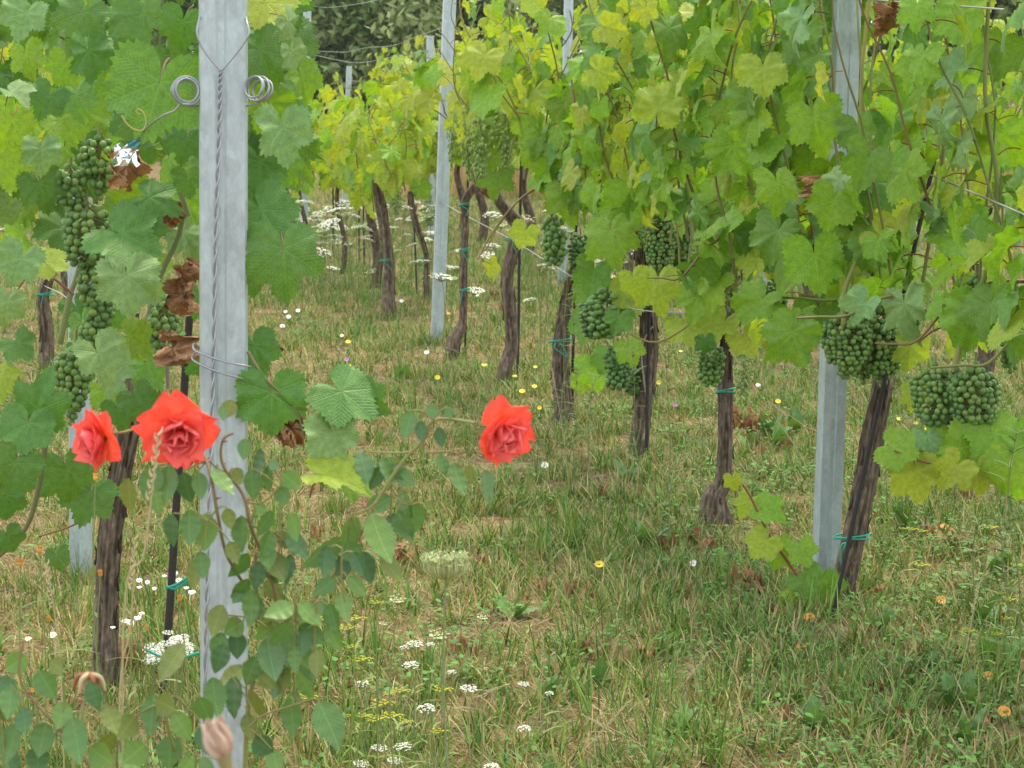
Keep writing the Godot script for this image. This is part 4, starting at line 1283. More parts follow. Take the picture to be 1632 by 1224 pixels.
# ------------------------------------------------------------------ roses
# a petal: rises from the origin along +Y leaning towards +Z; a0 and a1 are its angles to the axis at base and rim
func petal_mesh(length: float, wide: float, a0: float, a1: float, wrap: float, frill: float, seed_: int, base_col: Color, rim_col: Color) -> ArrayMesh:
	var g := Geo.new()
	var r := RandomNumberGenerator.new()
	r.seed = seed_
	var ph := r.randf() * TAU
	var NU := 8
	var NV := 12
	var pos := Vector2.ZERO          # (radial, height)
	var prof := [pos]
	for k in NV:
		var a := lerpf(a0, a1, (k + 0.5) / NV)
		pos += Vector2(sin(a), cos(a)) * length / NV
		prof.append(pos)
	for k in NV + 1:
		var t := float(k) / NV
		var half := wide * 0.5 * (lerpf(0.2, 1.0, smoothstep(0.0, 0.62, t)) if t < 0.62 else sqrt(maxf(0.0, 1.0 - pow((t - 0.62) / 0.405, 2.0))))
		for q in NU + 1:
			var u := lerpf(-1, 1, float(q) / NU)
			var x := u * half
			var rim := 1.0 - 0.12 * u * u * t
			var p: Vector2 = prof[k] * rim
			var back := -wrap * x * x / maxf(wide, 0.001) * 1.6
			var wob := frill * t * t * sin(u * 5.0 + ph) + frill * 0.5 * t * sin(u * 9.0 + ph * 2.0)
			var c := base_col.lerp(rim_col, clampf(t * 1.2 + r.randf_range(-0.12, 0.12), 0, 1))
			g.add(Vector3(x, p.y + wob * 0.5, p.x + back + wob), c)
	for k in NV:
		for q in NU:
			var a := k * (NU + 1) + q
			g.quad(a, a + NU + 1, a + NU + 2, a + 1)
	return g.mesh()

var petals := {}
func rose_flower(bush: Node3D, where: Vector3, axis: Vector3, spin: float, size: float, label: String) -> void:
	if petals.is_empty():
		var orange := Color(0.95, 0.26, 0.09)
		var coral := Color(0.93, 0.12, 0.085)
		var pink := Color(0.93, 0.21, 0.21)
		for k in 3: petals[k] = petal_mesh(0.037, 0.040, 0.85, 1.75, 0.25, 0.0032, 40 + k, orange, coral)
		for k in 3: petals[3 + k] = petal_mesh(0.034, 0.040, 0.6, 1.25, 0.55, 0.003, 50 + k, orange, coral.lerp(pink, 0.4))
		for k in 3: petals[6 + k] = petal_mesh(0.029, 0.036, 0.85, 0.15, 0.95, 0.0025, 60 + k, coral, pink)
		for k in 2: petals[9 + k] = petal_mesh(0.023, 0.028, 0.7, -0.35, 1.2, 0.002, 70 + k, coral, pink)
	var y := axis.normalized()
	var x := y.cross(Vector3(0.2, 0.9, 0.4)).normalized()
	var b := Basis(x, y, x.cross(y)) * Basis(Vector3.UP, spin)
	var g := Geo.new()
	ball(g, Vector3(0, -0.004, 0), 0.0065, 10, 6, Color(0.09, 0.15, 0.045), 1.1)
	for k in 5:
		var a := k * TAU / 5.0 + 0.3
		var dir := Vector3(cos(a), 0, sin(a))
		var side := Vector3(-sin(a), 0, cos(a)) * 0.0035
		var i0 := g.add(dir * 0.005 - side, Color(0.14, 0.2, 0.07))
		g.add(dir * 0.005 + side, Color(0.14, 0.2, 0.07)); g.add(dir * 0.02 + Vector3(0, -0.006, 0), Color(0.3, 0.33, 0.2))
		g.tri(i0, i0 + 1, i0 + 2)
	var f := part(bush, "rose_flower", g.mesh(), M.plant, Transform3D(b.scaled(Vector3.ONE * size), where - bush.position))
	f.set_meta("label", label)
	var put := func(kind: int, a: float, tilt: float, s: float, lift: float) -> void:
		part(f, "petal", petals[kind], M.petal, Transform3D((Basis(Vector3.UP, a) * Basis(Vector3.RIGHT, tilt)).scaled(Vector3.ONE * s), Vector3(0, lift, 0)))
	for k in 5: put.call(k % 3, k * TAU / 5.0 + rr(-0.3, 0.3), rr(-0.35, 0.25), rr(0.85, 1.12), 0.0)
	for k in 5: put.call(3 + k % 3, k * TAU / 5.0 + 0.6 + rr(-0.3, 0.3), rr(-0.3, 0.25), rr(0.8, 1.08), 0.001)
	for k in 4: put.call(6 + k % 3, k * TAU / 4.0 + 0.2 + rr(-0.35, 0.35), rr(-0.2, 0.3), rr(0.85, 1.08), 0.003)
	for k in 3: put.call(9 + k % 2, k * TAU / 3.0 + rr(-0.3, 0.3), rr(-0.15, 0.2), rr(0.85, 1.1), 0.006)

func rose_stem(bush: Node3D, pts: Array, wide0: float, wide1: float, col0: Color) -> void:
	var w := []
	for p in pts: w.append(at(p[0], p[1], p[2]) - bush.position)
	var g := Geo.new()
	var path := smooth_path(w, 6)
	var d: float = pts[0][2]
	tube(g, path, wide0 * d / FOC * 0.5, wide1 * d / FOC * 0.5, 8, col0)
	for k in range(5, path.size() - 3, 9):       # thorns
		var a := rr(0, TAU)
		var dir := Vector3(cos(a), 0.1, sin(a))
		var r := wide0 * d / FOC * 0.4
		tube(g, PackedVector3Array([path[k], path[k] + dir * (r + 0.005)]), 0.0016, 0.0002, 5, Color(0.25, 0.06, 0.045))
	part(bush, "stem", g.mesh(), M.cane)

# a compound leaf: leaflets [x, y, width, height, tip angle, tone] round a stalk
func rose_leaf(bush: Node3D, d: float, stalk: Array, leaflets: Array) -> void:
	var g := Geo.new()
	var w := []
	for p in stalk: w.append(at(p[0], p[1], d) - bush.position)
	tube(g, smooth_path(w, 4), 0.0011, 0.0008, 5, Color(0.2, 0.17, 0.06))
	var way := smooth_path(w, 4)
	for l in leaflets:       # short stalks joining each leaflet to the leaf stalk
		var tip := Vector2(sin(deg_to_rad(l[4])), cos(deg_to_rad(l[4])))
		var root := at(l[0] - tip.x * l[3] * 0.47, l[1] - tip.y * l[3] * 0.47, d) - bush.position
		var best: Vector3 = way[0]
		for p in way:
			if p.distance_to(root) < best.distance_to(root): best = p
		if best.distance_to(root) < 0.05: tube(g, PackedVector3Array([best, best.lerp(root, 0.5) + Vector3(0, 0.002, 0), root]), 0.0009, 0.0007, 5, Color(0.2, 0.2, 0.07))
	var o := part(bush, "leaf", g.mesh(), M.cane)
	for l in leaflets:
		var h: float = l[3] * d / FOC
		var sx: float = clampf((l[2] / 0.80) / l[3], 0.35, 1.4)
		var yaw := 0.0
		if sx < 0.8: yaw = acos(sx) * (1.0 if rng.randf() < 0.5 else -1.0) * 0.8
		var b := Basis(Vector3(0, 0, 1), deg_to_rad(l[4])) * Basis(Vector3.UP, yaw + rr(-0.15, 0.15)) * Basis(Vector3.RIGHT, rr(-0.5, 0.15))
		b = b.scaled(Vector3.ONE * h * 0.94)
		if sx >= 0.8: b = b * Basis.from_scale(Vector3(sx, 1, 1))
		var dd := d + rr(-0.02, 0.02)
		part(o, "leaflet", leaflet_meshes[rng.randi() % 6], leaflet_mats[l[5]], Transform3D(b, at(l[0], l[1], dd) - bush.position - b * Vector3(0, -0.5, 0)))

func make_roses() -> void:
	var foot := on_ground(400, 2.15)
	var bush := thing("rose_bush", foot, "rose bush with three coral red blooms in front of the end post", "rose bush")
	var green := Color(0.2, 0.22, 0.07)
	var red := Color(0.19, 0.14, 0.06)
	rose_stem(bush, [[395, 2240, 2.15], [388, 1500, 2.15], [392, 1180, 2.15], [405, 1080, 2.15], [425, 1015, 2.15], [500, 955, 2.15], [565, 868, 2.15], [600, 800, 2.15], [640, 738, 2.15], [676, 700, 2.15], [688, 672, 2.15], [715, 668, 2.15], [757, 674, 2.13]], 9, 5, green)
	rose_stem(bush, [[430, 1010, 2.15], [440, 960, 2.14], [425, 900, 2.13], [400, 840, 2.12], [388, 790, 2.12], [360, 750, 2.12], [352, 725, 2.12], [356, 700, 2.12], [372, 690, 2.12]], 7, 4, red)
	rose_stem(bush, [[388, 930, 2.15], [360, 880, 2.12], [345, 810, 2.1], [338, 770, 2.1], [325, 725, 2.12], [300, 700, 2.14]], 6, 5, red)
	rose_stem(bush, [[300, 705, 2.18], [250, 690, 2.18], [222, 683, 2.15], [196, 689, 2.12], [172, 692, 2.12]], 5, 4, Color(0.22, 0.14, 0.06))
	rose_stem(bush, [[395, 1300, 2.1], [300, 1230, 2.0], [270, 1170, 1.95], [262, 1120, 1.95]], 7, 4, green)
	rose_stem(bush, [[270, 2400, 1.85], [180, 1500, 1.85], [150, 1250, 1.85], [110, 1180, 1.85], [35, 1090, 1.85], [38, 1020, 1.85]], 6, 4, red)
	rose_flower(bush, at(788, 684, 2.13), Vector3(0.60, -0.34, 0.74), 0.4, 1.0, "coral rose seen from the side, petals flaring back")
	rose_flower(bush, at(287, 682, 2.09), Vector3(0.08, -0.32, 0.94), 0.0, 1.07, "wide open coral rose, many petalled")
	rose_flower(bush, at(170, 698, 2.12), Vector3(-0.80, -0.1, 0.58), 0.9, 0.95, "orange coral rose seen edge on")
	# leaves
	rose_leaf(bush, 2.14, [[690, 668], [672, 655], [655, 655]], [[652, 678, 30, 52, -8, 0], [671, 688, 26, 38, 5, 2], [702, 697, 25, 36, 10, 2], [690, 655, 40, 26, 75, 4], [716, 658, 20, 22, 20, 0]])
	rose_leaf(bush, 2.13, [[680, 722], [705, 720], [725, 722], [760, 740]], [[705, 742, 20, 40, 4, 0], [728, 765, 38, 62, -8, 0], [751, 757, 17, 36, 5, 3], [774, 776, 22, 62, 14, 4]])
	rose_leaf(bush, 2.15, [[660, 720], [630, 722], [585, 720]], [[581, 746, 31, 58, 4, 4], [614, 751, 28, 52, 6, 0], [636, 753, 17, 36, 4, 2]])
	rose_leaf(bush, 2.14, [[622, 785], [640, 800], [655, 805]], [[658, 828, 34, 64, 0, 0], [645, 840, 40, 62, 25, 0], [685, 806, 34, 18, 70, 3], [640, 808, 22, 36, -10, 3]])
	rose_leaf(bush, 2.13, [[600, 800], [585, 812], [560, 820]], [[603, 860, 52, 92, 6, 1], [552, 848, 40, 66, -38, 1], [512, 873, 40, 92, -78, 4], [582, 905, 36, 60, 5, 2], [547, 905, 36, 56, -12, 2], [622, 908, 26, 58, 18, 3], [560, 880, 50, 40, -60, 0]])
	rose_leaf(bush, 2.12, [[390, 800], [420, 800], [450, 770]], [[416, 738, 24, 52, 0, 2], [390, 716, 30, 38, -5, 0], [430, 764, 24, 50, 4, 0], [463, 766, 44, 46, 50, 1], [402, 772, 32, 54, 0, 0], [438, 742, 32, 22, 60, 4], [452, 790, 36, 34, 40, 0], [365, 652, 34, 34, -20, 3], [355, 658, 16, 28, 0, 4]])
	rose_leaf(bush, 2.12, [[400, 838], [440, 850], [470, 885]], [[458, 860, 40, 44, 50, 3], [464, 908, 28, 58, 10, 2], [428, 890, 38, 44, 10, 0], [436, 902, 34, 60, 22, 3], [410, 918, 36, 54, -10, 2], [386, 852, 28, 66, 5, 0], [418, 812, 30, 24, 60, 1]])
	rose_leaf(bush, 2.1, [[345, 812], [335, 825], [330, 830]], [[329, 848, 54, 66, 0, 1], [274, 846, 28, 60, -4, 2], [300, 840, 34, 60, -8, 0], [365, 826, 30, 38, 10, 3], [320, 900, 28, 48, 0, 0], [312, 915, 36, 58, -14, 3], [372, 880, 30, 42, 20, 3]])
	rose_leaf(bush, 2.12, [[335, 735], [345, 745], [370, 760]], [[240, 770, 50, 64, -20, 0], [268, 772, 44, 66, 0, 0], [298, 778, 42, 58, 12, 2], [205, 790, 34, 62, 0, 3], [352, 770, 22, 60, 8, 1], [380, 760, 30, 36, 30, 3], [320, 775, 34, 50, 12, 0], [250, 800, 30, 48, 10, 1]])
	rose_leaf(bush, 2.13, [[425, 1000], [400, 985], [360, 980]], [[404, 968, 32, 66, 6, 0], [372, 1000, 60, 40, -60, 1], [345, 990, 44, 60, -20, 3], [378, 1028, 42, 48, 0, 2], [350, 1030, 40, 52, -10, 0], [430, 985, 34, 44, 40, 3], [380, 950, 30, 34, -40, 0]])
	rose_leaf(bush, 2.12, [[425, 1015], [440, 1020], [460, 1010]], [[430, 1050, 48, 76, 4, 4], [463, 1028, 34, 74, 6, 0], [512, 972, 18, 40, 0, 0], [400, 1070, 40, 54, -20, 0], [490, 1050, 36, 50, 30, 1]])
	rose_leaf(bush, 2.1, [[396, 1160], [420, 1140], [480, 1120]], [[466, 1142, 46, 68, 6, 0], [526, 1156, 44, 92, 14, 0], [372, 1112, 38, 76, 6, 2], [340, 1112, 40, 72, -10, 0], [420, 1190, 50, 44, 50, 2], [440, 1215, 40, 50, 20, 1], [350, 1050, 40, 56, -20, 2]])
	rose_leaf(bush, 1.95, [[262, 1120], [280, 1110], [300, 1130]], [[266, 1124, 62, 46, 70, 3], [242, 1140, 50, 72, -6, 0], [290, 1158, 44, 58, 30, 1], [326, 1132, 44, 56, 20, 0], [328, 1180, 44, 56, 14, 2], [200, 1160, 52, 54, -40, 3], [272, 1056, 38, 80, -24, 3], [215, 1200, 56, 50, -50, 1], [270, 1200, 56, 60, 0, 0]])
	rose_leaf(bush, 1.85, [[110, 1180], [90, 1170], [60, 1160]], [[68, 1178, 52, 60, -10, 0], [124, 1182, 60, 90, 22, 0], [18, 1186, 46, 76, -10, 0], [75, 1092, 50, 60, 30, 0], [26, 1056, 54, 44, -60, 1], [16, 1120, 44, 66, 0, 0], [176, 1148, 34, 56, 10, 3], [150, 1110, 40, 54, 20, 2], [92, 1062, 44, 34, 60, 3], [60, 1210, 50, 50, 0, 2], [160, 1205, 60, 50, 60, 1], [98, 1140, 44, 50, -20, 1], [40, 1150, 44, 50, 20, 2]])
	for k in 6:
		var x := rr(-20, 520)
		var y := rr(1085, 1240)
		if x > 330: y = rr(1150, 1260)
		var dd := rr(1.85, 2.2)
		var bits := []
		for q in 5:
			var side: float = [-1.0, 1.0, -1.0, 1.0, 0.0][q]
			bits.append([x + side * rr(16, 26), y + (q / 2) * 34.0 + rr(-6, 6), rr(24, 32), rr(40, 54), side * rr(35, 65), [0, 0, 1, 2, 3, 4][rng.randi() % 6]])
		rose_leaf(bush, dd, [[x, y - 22], [x + rr(-4, 4), y + 30], [x, y + 60]], bits)
		rose_stem(bush, [[lerpf(x, 300, 0.5), 1700, dd], [lerpf(x, 300, 0.15), 1350, dd], [x, y - 22, dd]], 4, 3, green)
	for q in [[470, 975], [545, 900], [395, 1085], [408, 905], [455, 1005], [445, 835], [505, 985], [625, 765], [470, 1060]]:
		var bits := []
		for e in 5:
			var side: float = [-1.0, 1.0, -1.0, 1.0, 0.0][e]
			bits.append([q[0] + side * rr(20, 30), q[1] + (e / 2) * 36.0 + rr(-6, 6), rr(28, 36), rr(44, 60), side * rr(25, 60), [0, 0, 1, 2, 4, 3][rng.randi() % 6]])
		rose_leaf(bush, 2.13 + rr(-0.05, 0.08), [[q[0], q[1] - 26], [q[0] + rr(-4, 4), q[1] + 26], [q[0] + rr(-6, 6), q[1] + 60]], bits)
	# a spent bud in front, and withered blooms
	var g := Geo.new()
	for k in 22:
		var a := k * 2.39996
		var out := 0.008 if k < 13 else 0.004
		tube(g, smooth_path([Vector3(0, rr(-0.002, 0.002), 0), Vector3(cos(a) * out, rr(0.006, 0.012), sin(a) * out), Vector3(cos(a + 0.5) * out * 0.8, rr(0.018, 0.027), sin(a + 0.5) * out * 0.8)], 4), 0.0034, 0.0012, 6, [Color(0.55, 0.40, 0.31), Color(0.60, 0.46, 0.36), Color(0.42, 0.28, 0.2)][k % 3] * rr(0.85, 1.1))
	tube(g, line(Vector3(0, -0.03, 0), Vector3.ZERO), 0.003, 0.005, 6, Color(0.25, 0.22, 0.1))
	var o := part(bush, "spent_bud", g.mesh(), M.flower, Transform3D(Basis(Vector3(0, 0, 1), 0.3).scaled(Vector3.ONE * 0.75), at(356, 1205, 1.15) - bush.position))
	o.set_meta("label", "faded pinkish spent bud")
	rose_stem(bush, [[400, 3600, 1.15], [370, 1400, 1.15], [362, 1225, 1.15]], 8, 6, green)
	g = Geo.new()
	for k in 6:
		var a := k * TAU / 6.0
		tube(g, smooth_path([Vector3.ZERO, Vector3(cos(a) * 0.010, -0.002, sin(a) * 0.010), Vector3(cos(a) * 0.014, -0.014, sin(a) * 0.012)], 4), 0.0032, 0.0012, 5, [Color(0.5, 0.42, 0.24), Color(0.3, 0.12, 0.06)][k % 2])
	o = part(bush, "withered_hip", g.mesh(), M.flower, Transform3D(Basis(), at(142, 1076, 2.0) - bush.position))
	rose_stem(bush, [[120, 2300, 2.0], [116, 1300, 2.0], [128, 1150, 2.0], [142, 1080, 2.0]], 6, 5, Color(0.22, 0.27, 0.1))

# ------------------------------------------------------------------ wild flowers, weeds, fallen leaves
func umbel_mesh(radius: float, cup: float, n: int, col: Color, seed_: int) -> ArrayMesh:
	var g := Geo.new()
	var r := RandomNumberGenerator.new()
	r.seed = seed_
	for k in n:
		var f := sqrt((k + 0.5) / n)
		var a := k * 2.39996 + r.randf_range(-0.3, 0.3)
		var p := Vector3(cos(a) * f * radius, cup * f * f * radius + r.randf_range(-0.003, 0.003), sin(a) * f * radius)
		tube(g, PackedVector3Array([Vector3(0, -radius * 0.55, 0), p * 0.6 + Vector3(0, -radius * 0.22, 0), p]), 0.0007, 0.0005, 3, Color(0.2, 0.26, 0.09), 0.0, false)
		var s := radius * 0.15 * r.randf_range(0.7, 1.3)
		var c := col * r.randf_range(0.88, 1.08)
		for q in 4:
			var pp := p + Vector3(r.randf_range(-1, 1), r.randf_range(0.0, 0.35), r.randf_range(-1, 1)) * s * 0.75
			var mid := g.add(pp + Vector3(0, s * 0.2, 0), c)
			for e in 6:
				var ea := e * TAU / 5.0 + q
				g.add(pp + Vector3(cos(ea), r.randf_range(-0.2, 0.1), sin(ea)) * s * 0.5, c * 0.96)
			for e in 5: g.tri(mid, mid + 1 + e, mid + 2 + e)
	return g.mesh()

func flower_plant(called: String, label: String, category: String, group: String, foot: Vector3, top: Vector3, head: Mesh, head_mat: Material, head_scale: float, stem_r: float, leaves := 3, stem_col := Color(0.16, 0.22, 0.07), head_turn := Basis()) -> Node3D:
	var o := thing(called, foot, label, category, group)
	var g := Geo.new()
	var t := top - foot
	var path := smooth_path([Vector3(0, -0.02, 0), t * 0.35 + Vector3(rr(-0.015, 0.015), 0, rr(-0.01, 0.01)), t * 0.7 + Vector3(rr(-0.012, 0.012), 0, 0), t], 4)
	tube(g, path, stem_r, stem_r * 0.65, 5, stem_col)
	for k in leaves:
		var p := path[1 + (k * 3) % (path.size() - 2)]
		var a := rr(0, TAU)
		blade(g, p, Vector3(cos(a), 0.7, sin(a)), rr(0.03, 0.08), 0.8, 0.004, stem_col * rr(0.8, 1.2))
	part(o, "stem", g.mesh(), M.plant)
	part(o, "flower_head", head, head_mat, Transform3D(head_turn.scaled(Vector3.ONE * head_scale), t))
	return o

func make_meadow() -> void:
	var white := Color(0.74, 0.75, 0.66)
	var umbels := []
	for k in 4: umbels.append(umbel_mesh(0.05, [-0.3, -0.15, 0.05, -0.4][k], 34, white, 80 + k))
	var young := umbel_mesh(0.045, 0.35, 26, Color(0.5, 0.58, 0.32), 90)
	# wild carrot drifts between the far vines: pixel of the head, distance
	for k in 290:
		var dd := rr(12.4, 21.0) if k < 240 else rr(10.0, 15.5)
		var x := rr(415, 700) if k < 240 else rr(690, 1010)
		var foot := on_ground(x, dd)
		var high := rr(0.2, 0.58)
		var line_y := 155.0 + (EYE - high) * FOC / dd
		if line_y < 318.0 or line_y > (450.0 if k < 240 else 480.0): continue
		var top := Vector3(foot.x + rr(-0.05, 0.05), high, foot.z)
		var pale := rng.randf() < 0.22
		flower_plant("wild_carrot", "tall wild carrot with a greenish young umbel in the far grass" if pale else "tall wild carrot with a flat white umbel in the far grass", "wild carrot", "green wild carrots in the far grass" if pale else "white wild carrots in the far grass", foot, top, young if pale else umbels[rng.randi() % 4], M.flower, rr(0.6, 1.2), 0.0022, 3, Color(0.17, 0.22, 0.08), Basis(Vector3.RIGHT, rr(-0.25, 0.5)) * Basis(Vector3(0, 0, 1), rr(-0.3, 0.3)) * Basis(Vector3.UP, rr(0, TAU)))
	for q in [[10, 338], [22, 346], [5, 365], [35, 350]]:
		var top := at(q[0], q[1], 17.0)
		flower_plant("wild_carrot", "wild carrot with a white umbel beyond the near row's leaves", "wild carrot", "white wild carrots beyond the near row", Vector3(top.x, 0, top.z), top, umbels[1], M.flower, 1.0, 0.0022)
	# the closed cup umbel near the roses
	var g := Geo.new()
	for k in 170:
		var a := rr(0, TAU)
		var f := sqrt(rng.randf())
		var rad := 0.029 * f * rr(0.9, 1.08)
		var dir := Vector3(cos(a), 0, sin(a))
		var h := 0.024 + 0.008 * f + rr(-0.005, 0.005)
		var c := Color(0.50, 0.56, 0.27) * rr(0.8, 1.25)
		tube(g, smooth_path([Vector3.ZERO, dir * rad * 0.75 + Vector3(0, 0.008, 0), dir * rad * 1.12 + Vector3(0, 0.019, 0), dir * rad + Vector3(0, h, 0)], 3), 0.0006, 0.0004, 3, c, 0.0, false)
		for q in 5:
			var e := Vector3(rr(-1, 1), rr(0.2, 1.2), rr(-1, 1)).normalized()
			tube(g, PackedVector3Array([dir * rad + Vector3(0, h - 0.004, 0), dir * rad + Vector3(0, h - 0.004, 0) + e * 0.007]), 0.0006, 0.0007, 3, c * 1.1, 0.0, false)
		if k % 11 == 3: ball(g, dir * rad + Vector3(0, h + 0.002, 0), 0.0016, 5, 3, Color(0.75, 0.75, 0.7))
	var top := at(710, 925, 3.05)
	flower_plant("wild_carrot", "single wild carrot with a closed green cup-shaped seed head", "wild carrot", "", Vector3(top.x + 0.01, 0, top.z + 0.02), top, g.mesh(), M.flower, 1.0, 0.0019, 2, Color(0.2, 0.26, 0.11))
	# smaller umbels about it: [x, y, distance, scale, kind]
	for q in [[634, 958, 3.3, 0.34, 0], [770, 985, 3.4, 0.27, 0], [700, 1015, 3.2, 0.4, 0], [612, 995, 3.4, 0.2, 0], [655, 1058, 3.9, 0.36, 1], [578, 1087, 3.9, 0.3, 1], [748, 1097, 3.9, 0.34, 1], [835, 1090, 4.1, 0.24, 1], [876, 1103, 4.1, 0.2, 1], [680, 1125, 3.8, 0.38, 1], [836, 1158, 3.8, 0.28, 1], [576, 1217, 3.7, 0.3, 1], [630, 1212, 3.7, 0.3, 1], [784, 1220, 3.7, 0.34, 1], [642, 1188, 3.7, 0.36, 1], [605, 1192, 3.7, 0.3, 1], [662, 1026, 4.0, 0.32, 1], [686, 1026, 4.0, 0.2, 1], [645, 1030, 4.0, 0.22, 1], [720, 1070, 4.0, 0.22, 1]]:
		top = at(q[0], q[1], q[2])
		var kind: int = q[4]
		flower_plant("yarrow" if kind else "wild_carrot", ["wild carrot with a small half-opened cream umbel below the cup-shaped one", "low white yarrow flower head in the foreground grass"][kind], ["wild carrot", "yarrow"][kind], ["half-opened wild carrots", "white yarrow in the foreground grass"][kind], Vector3(top.x + rr(-0.01, 0.01), ground_y(top.x, top.z), top.z), top, young if kind == 0 else umbels[rng.randi() % 4], M.flower, q[3] * 0.85, 0.0012, 3, Color(0.2, 0.25, 0.09), Basis(Vector3.RIGHT, 0.2))
	# yellow dill-like umbels
	var dill := umbel_mesh(0.035, 0.0, 22, Color(0.42, 0.44, 0.03), 95)
	for q in [[565, 985, 3.5], [555, 1000, 3.5], [600, 960, 3.6], [640, 1100, 3.8], [620, 1105, 3.8], [580, 1140, 3.7], [600, 1145, 3.7], [625, 1140, 3.7], [645, 1150, 3.8], [610, 1120, 3.8], [700, 1165, 3.8], [705, 1098, 3.9], [560, 1030, 3.6], [575, 1050, 3.6], [545, 1140, 3.6], [500, 985, 3.5], [490, 1110, 3.4], [1455, 843, 5.5], [1470, 846, 5.5], [1440, 842, 5.5], [1595, 945, 4.6], [1610, 955, 4.5], [1580, 840, 5.4], [1605, 985, 4.4], [1590, 1010, 4.4], [1470, 900, 5.2], [1620, 900, 4.8], [1545, 1005, 4.5], [905, 440, 7.6]]:
		top = at(q[0], q[1], q[2])
		flower_plant("yellow_umbel", "feathery weed with a yellow-green flower head", "weed", "yellow flowering weeds", Vector3(top.x + rr(-0.02, 0.02), ground_y(top.x, top.z), top.z), top, dill, M.flower, rr(0.3, 0.6), 0.0013, 4, Color(0.2, 0.28, 0.06))
	# small round flowers: orange, yellow, white, mauve
	var head := Geo.new()
	for k in 13:
		var a := k * TAU / 13.0
		var dir := Vector3(cos(a), 0.25, sin(a))
		var sd := Vector3(-sin(a), 0, cos(a)) * 0.0022
		var i0 := head.add(dir * 0.002 - sd * 0.6); head.add(dir * 0.002 + sd * 0.6); head.add(dir * 0.0105 + sd); head.add(dir * 0.0105 - sd)
		head.quad(i0, i0 + 1, i0 + 2, i0 + 3)
	var flat_head := head.mesh()
	head = Geo.new()
	ball(head, Vector3.ZERO, 0.005, 7, 5, Color.WHITE, 1.2)
	for k in 9:
		var a := k * TAU / 9.0
		tube(head, PackedVector3Array([Vector3(cos(a) * 0.003, 0.003, sin(a) * 0.003), Vector3(cos(a) * 0.005, 0.010, sin(a) * 0.005)]), 0.0016, 0.0008, 4)
	var bud := head.mesh()
	var daisy := Geo.new()
	for k in 16:
		var a := k * TAU / 16.0
		var dir := Vector3(cos(a), rr(-0.05, 0.2), sin(a))
		var sd := Vector3(-sin(a), 0, cos(a)) * 0.0016
		var i0 := daisy.add(dir * 0.003 - sd * 0.7); daisy.add(dir * 0.003 + sd * 0.7); daisy.add(dir * 0.0115 + sd); daisy.add(dir * 0.0115 - sd)
		daisy.quad(i0, i0 + 1, i0 + 2, i0 + 3)
	ball(daisy, Vector3(0, 0.001, 0), 0.0035, 8, 4, Color(0.75, 0.45, 0.04), 0.6)
	var daisy_mesh := daisy.mesh()
	M.orange = mat(0.62, 0.29, 0.04, 0.6)
	M.yellow = mat(0.72, 0.52, 0.03, 0.6)
	M.white = mat(0.78, 0.78, 0.74, 0.6)
	M.mauve = mat(0.42, 0.16, 0.42, 0.6)
	for q in [[152, 762, 3.0], [33, 898, 3.3], [160, 915, 3.3], [210, 912, 3.3], [78, 988, 3.4], [234, 1002, 3.4], [207, 1006, 3.4], [286, 955, 3.3], [52, 1102, 3.2], [292, 1045, 3.5], [63, 877, 3.4], [288, 1160, 3.0]]:
		top = at(q[0], q[1], q[2])
		flower_plant("orange_hawkweed", "slim weed with an orange flower bud near the stout trunk", "wildflower", "orange budded weeds under the near vine", Vector3(top.x + rr(-0.03, 0.03), ground_y(top.x, top.z), top.z), top, bud, M.orange, rr(0.5, 0.85), 0.0013, 4, Color(0.2, 0.26, 0.09), Basis(Vector3.RIGHT, rr(-0.4, 0.5)))
	for q in [[222, 925, 4.6], [235, 928, 4.6], [246, 938, 4.6], [222, 936, 4.5], [285, 925, 4.5], [297, 937, 4.5], [306, 944, 4.5], [226, 978, 4.3], [220, 985, 4.3], [208, 992, 4.3], [200, 990, 4.3], [84, 1012, 4.2], [45, 1018, 4.2], [278, 914, 4.5], [262, 918, 4.5], [180, 1000, 4.3]]:
		top = at(q[0], q[1], q[2])
		flower_plant("daisy", "small white daisy between the near trunk and the end post", "daisy", "white daisies under the near vine", Vector3(top.x + rr(-0.02, 0.02), ground_y(top.x, top.z), top.z), top, daisy_mesh, M.flower, rr(0.4, 0.65), 0.0009, 2, Color(0.15, 0.2, 0.06), Basis(Vector3.RIGHT, rr(0.1, 0.9)))
	for k in 30:      # the dense white patch beside the stake
		top = at(rr(238, 300), rr(1006, 1058), rr(4.0, 4.3))
		flower_plant("yarrow", "white yarrow head in the dense clump at the iron stake", "yarrow", "white yarrow clump at the iron stake", Vector3(top.x + rr(-0.02, 0.02), ground_y(top.x, top.z), top.z), top, umbels[k % 4], M.flower, rr(0.18, 0.32), 0.001, 1, Color(0.15, 0.2, 0.06), Basis(Vector3.RIGHT, rr(0.1, 0.8)))
	# dots of colour in the grass: [x, y, kind] on the ground
	var dots := [[772, 582, 1], [820, 600, 1], [852, 616, 1], [832, 624, 1], [860, 650, 1], [853, 585, 1], [697, 602, 1], [555, 545, 1], [556, 583, 1], [1433, 668, 1], [1460, 675, 1], [1478, 684, 1], [1505, 840, 2], [1490, 770, 2], [1500, 957, 2], [1575, 1078, 2], [1600, 1135, 2], [1290, 985, 2], [1277, 1033, 2], [715, 500, 2], [1085, 560, 1], [813, 561, 3], [553, 573, 3], [1076, 646, 3], [545, 535, 0], [680, 562, 0], [868, 742, 0], [450, 520, 0], [460, 505, 0], [455, 497, 0], [475, 495, 0], [640, 480, 0], [760, 470, 0], [1208, 614, 0], [600, 640, 0], [930, 600, 0], [1105, 898, 0], [1545, 600, 0], [955, 900, 1], [500, 640, 1], [1050, 610, 1], [1240, 640, 1]]
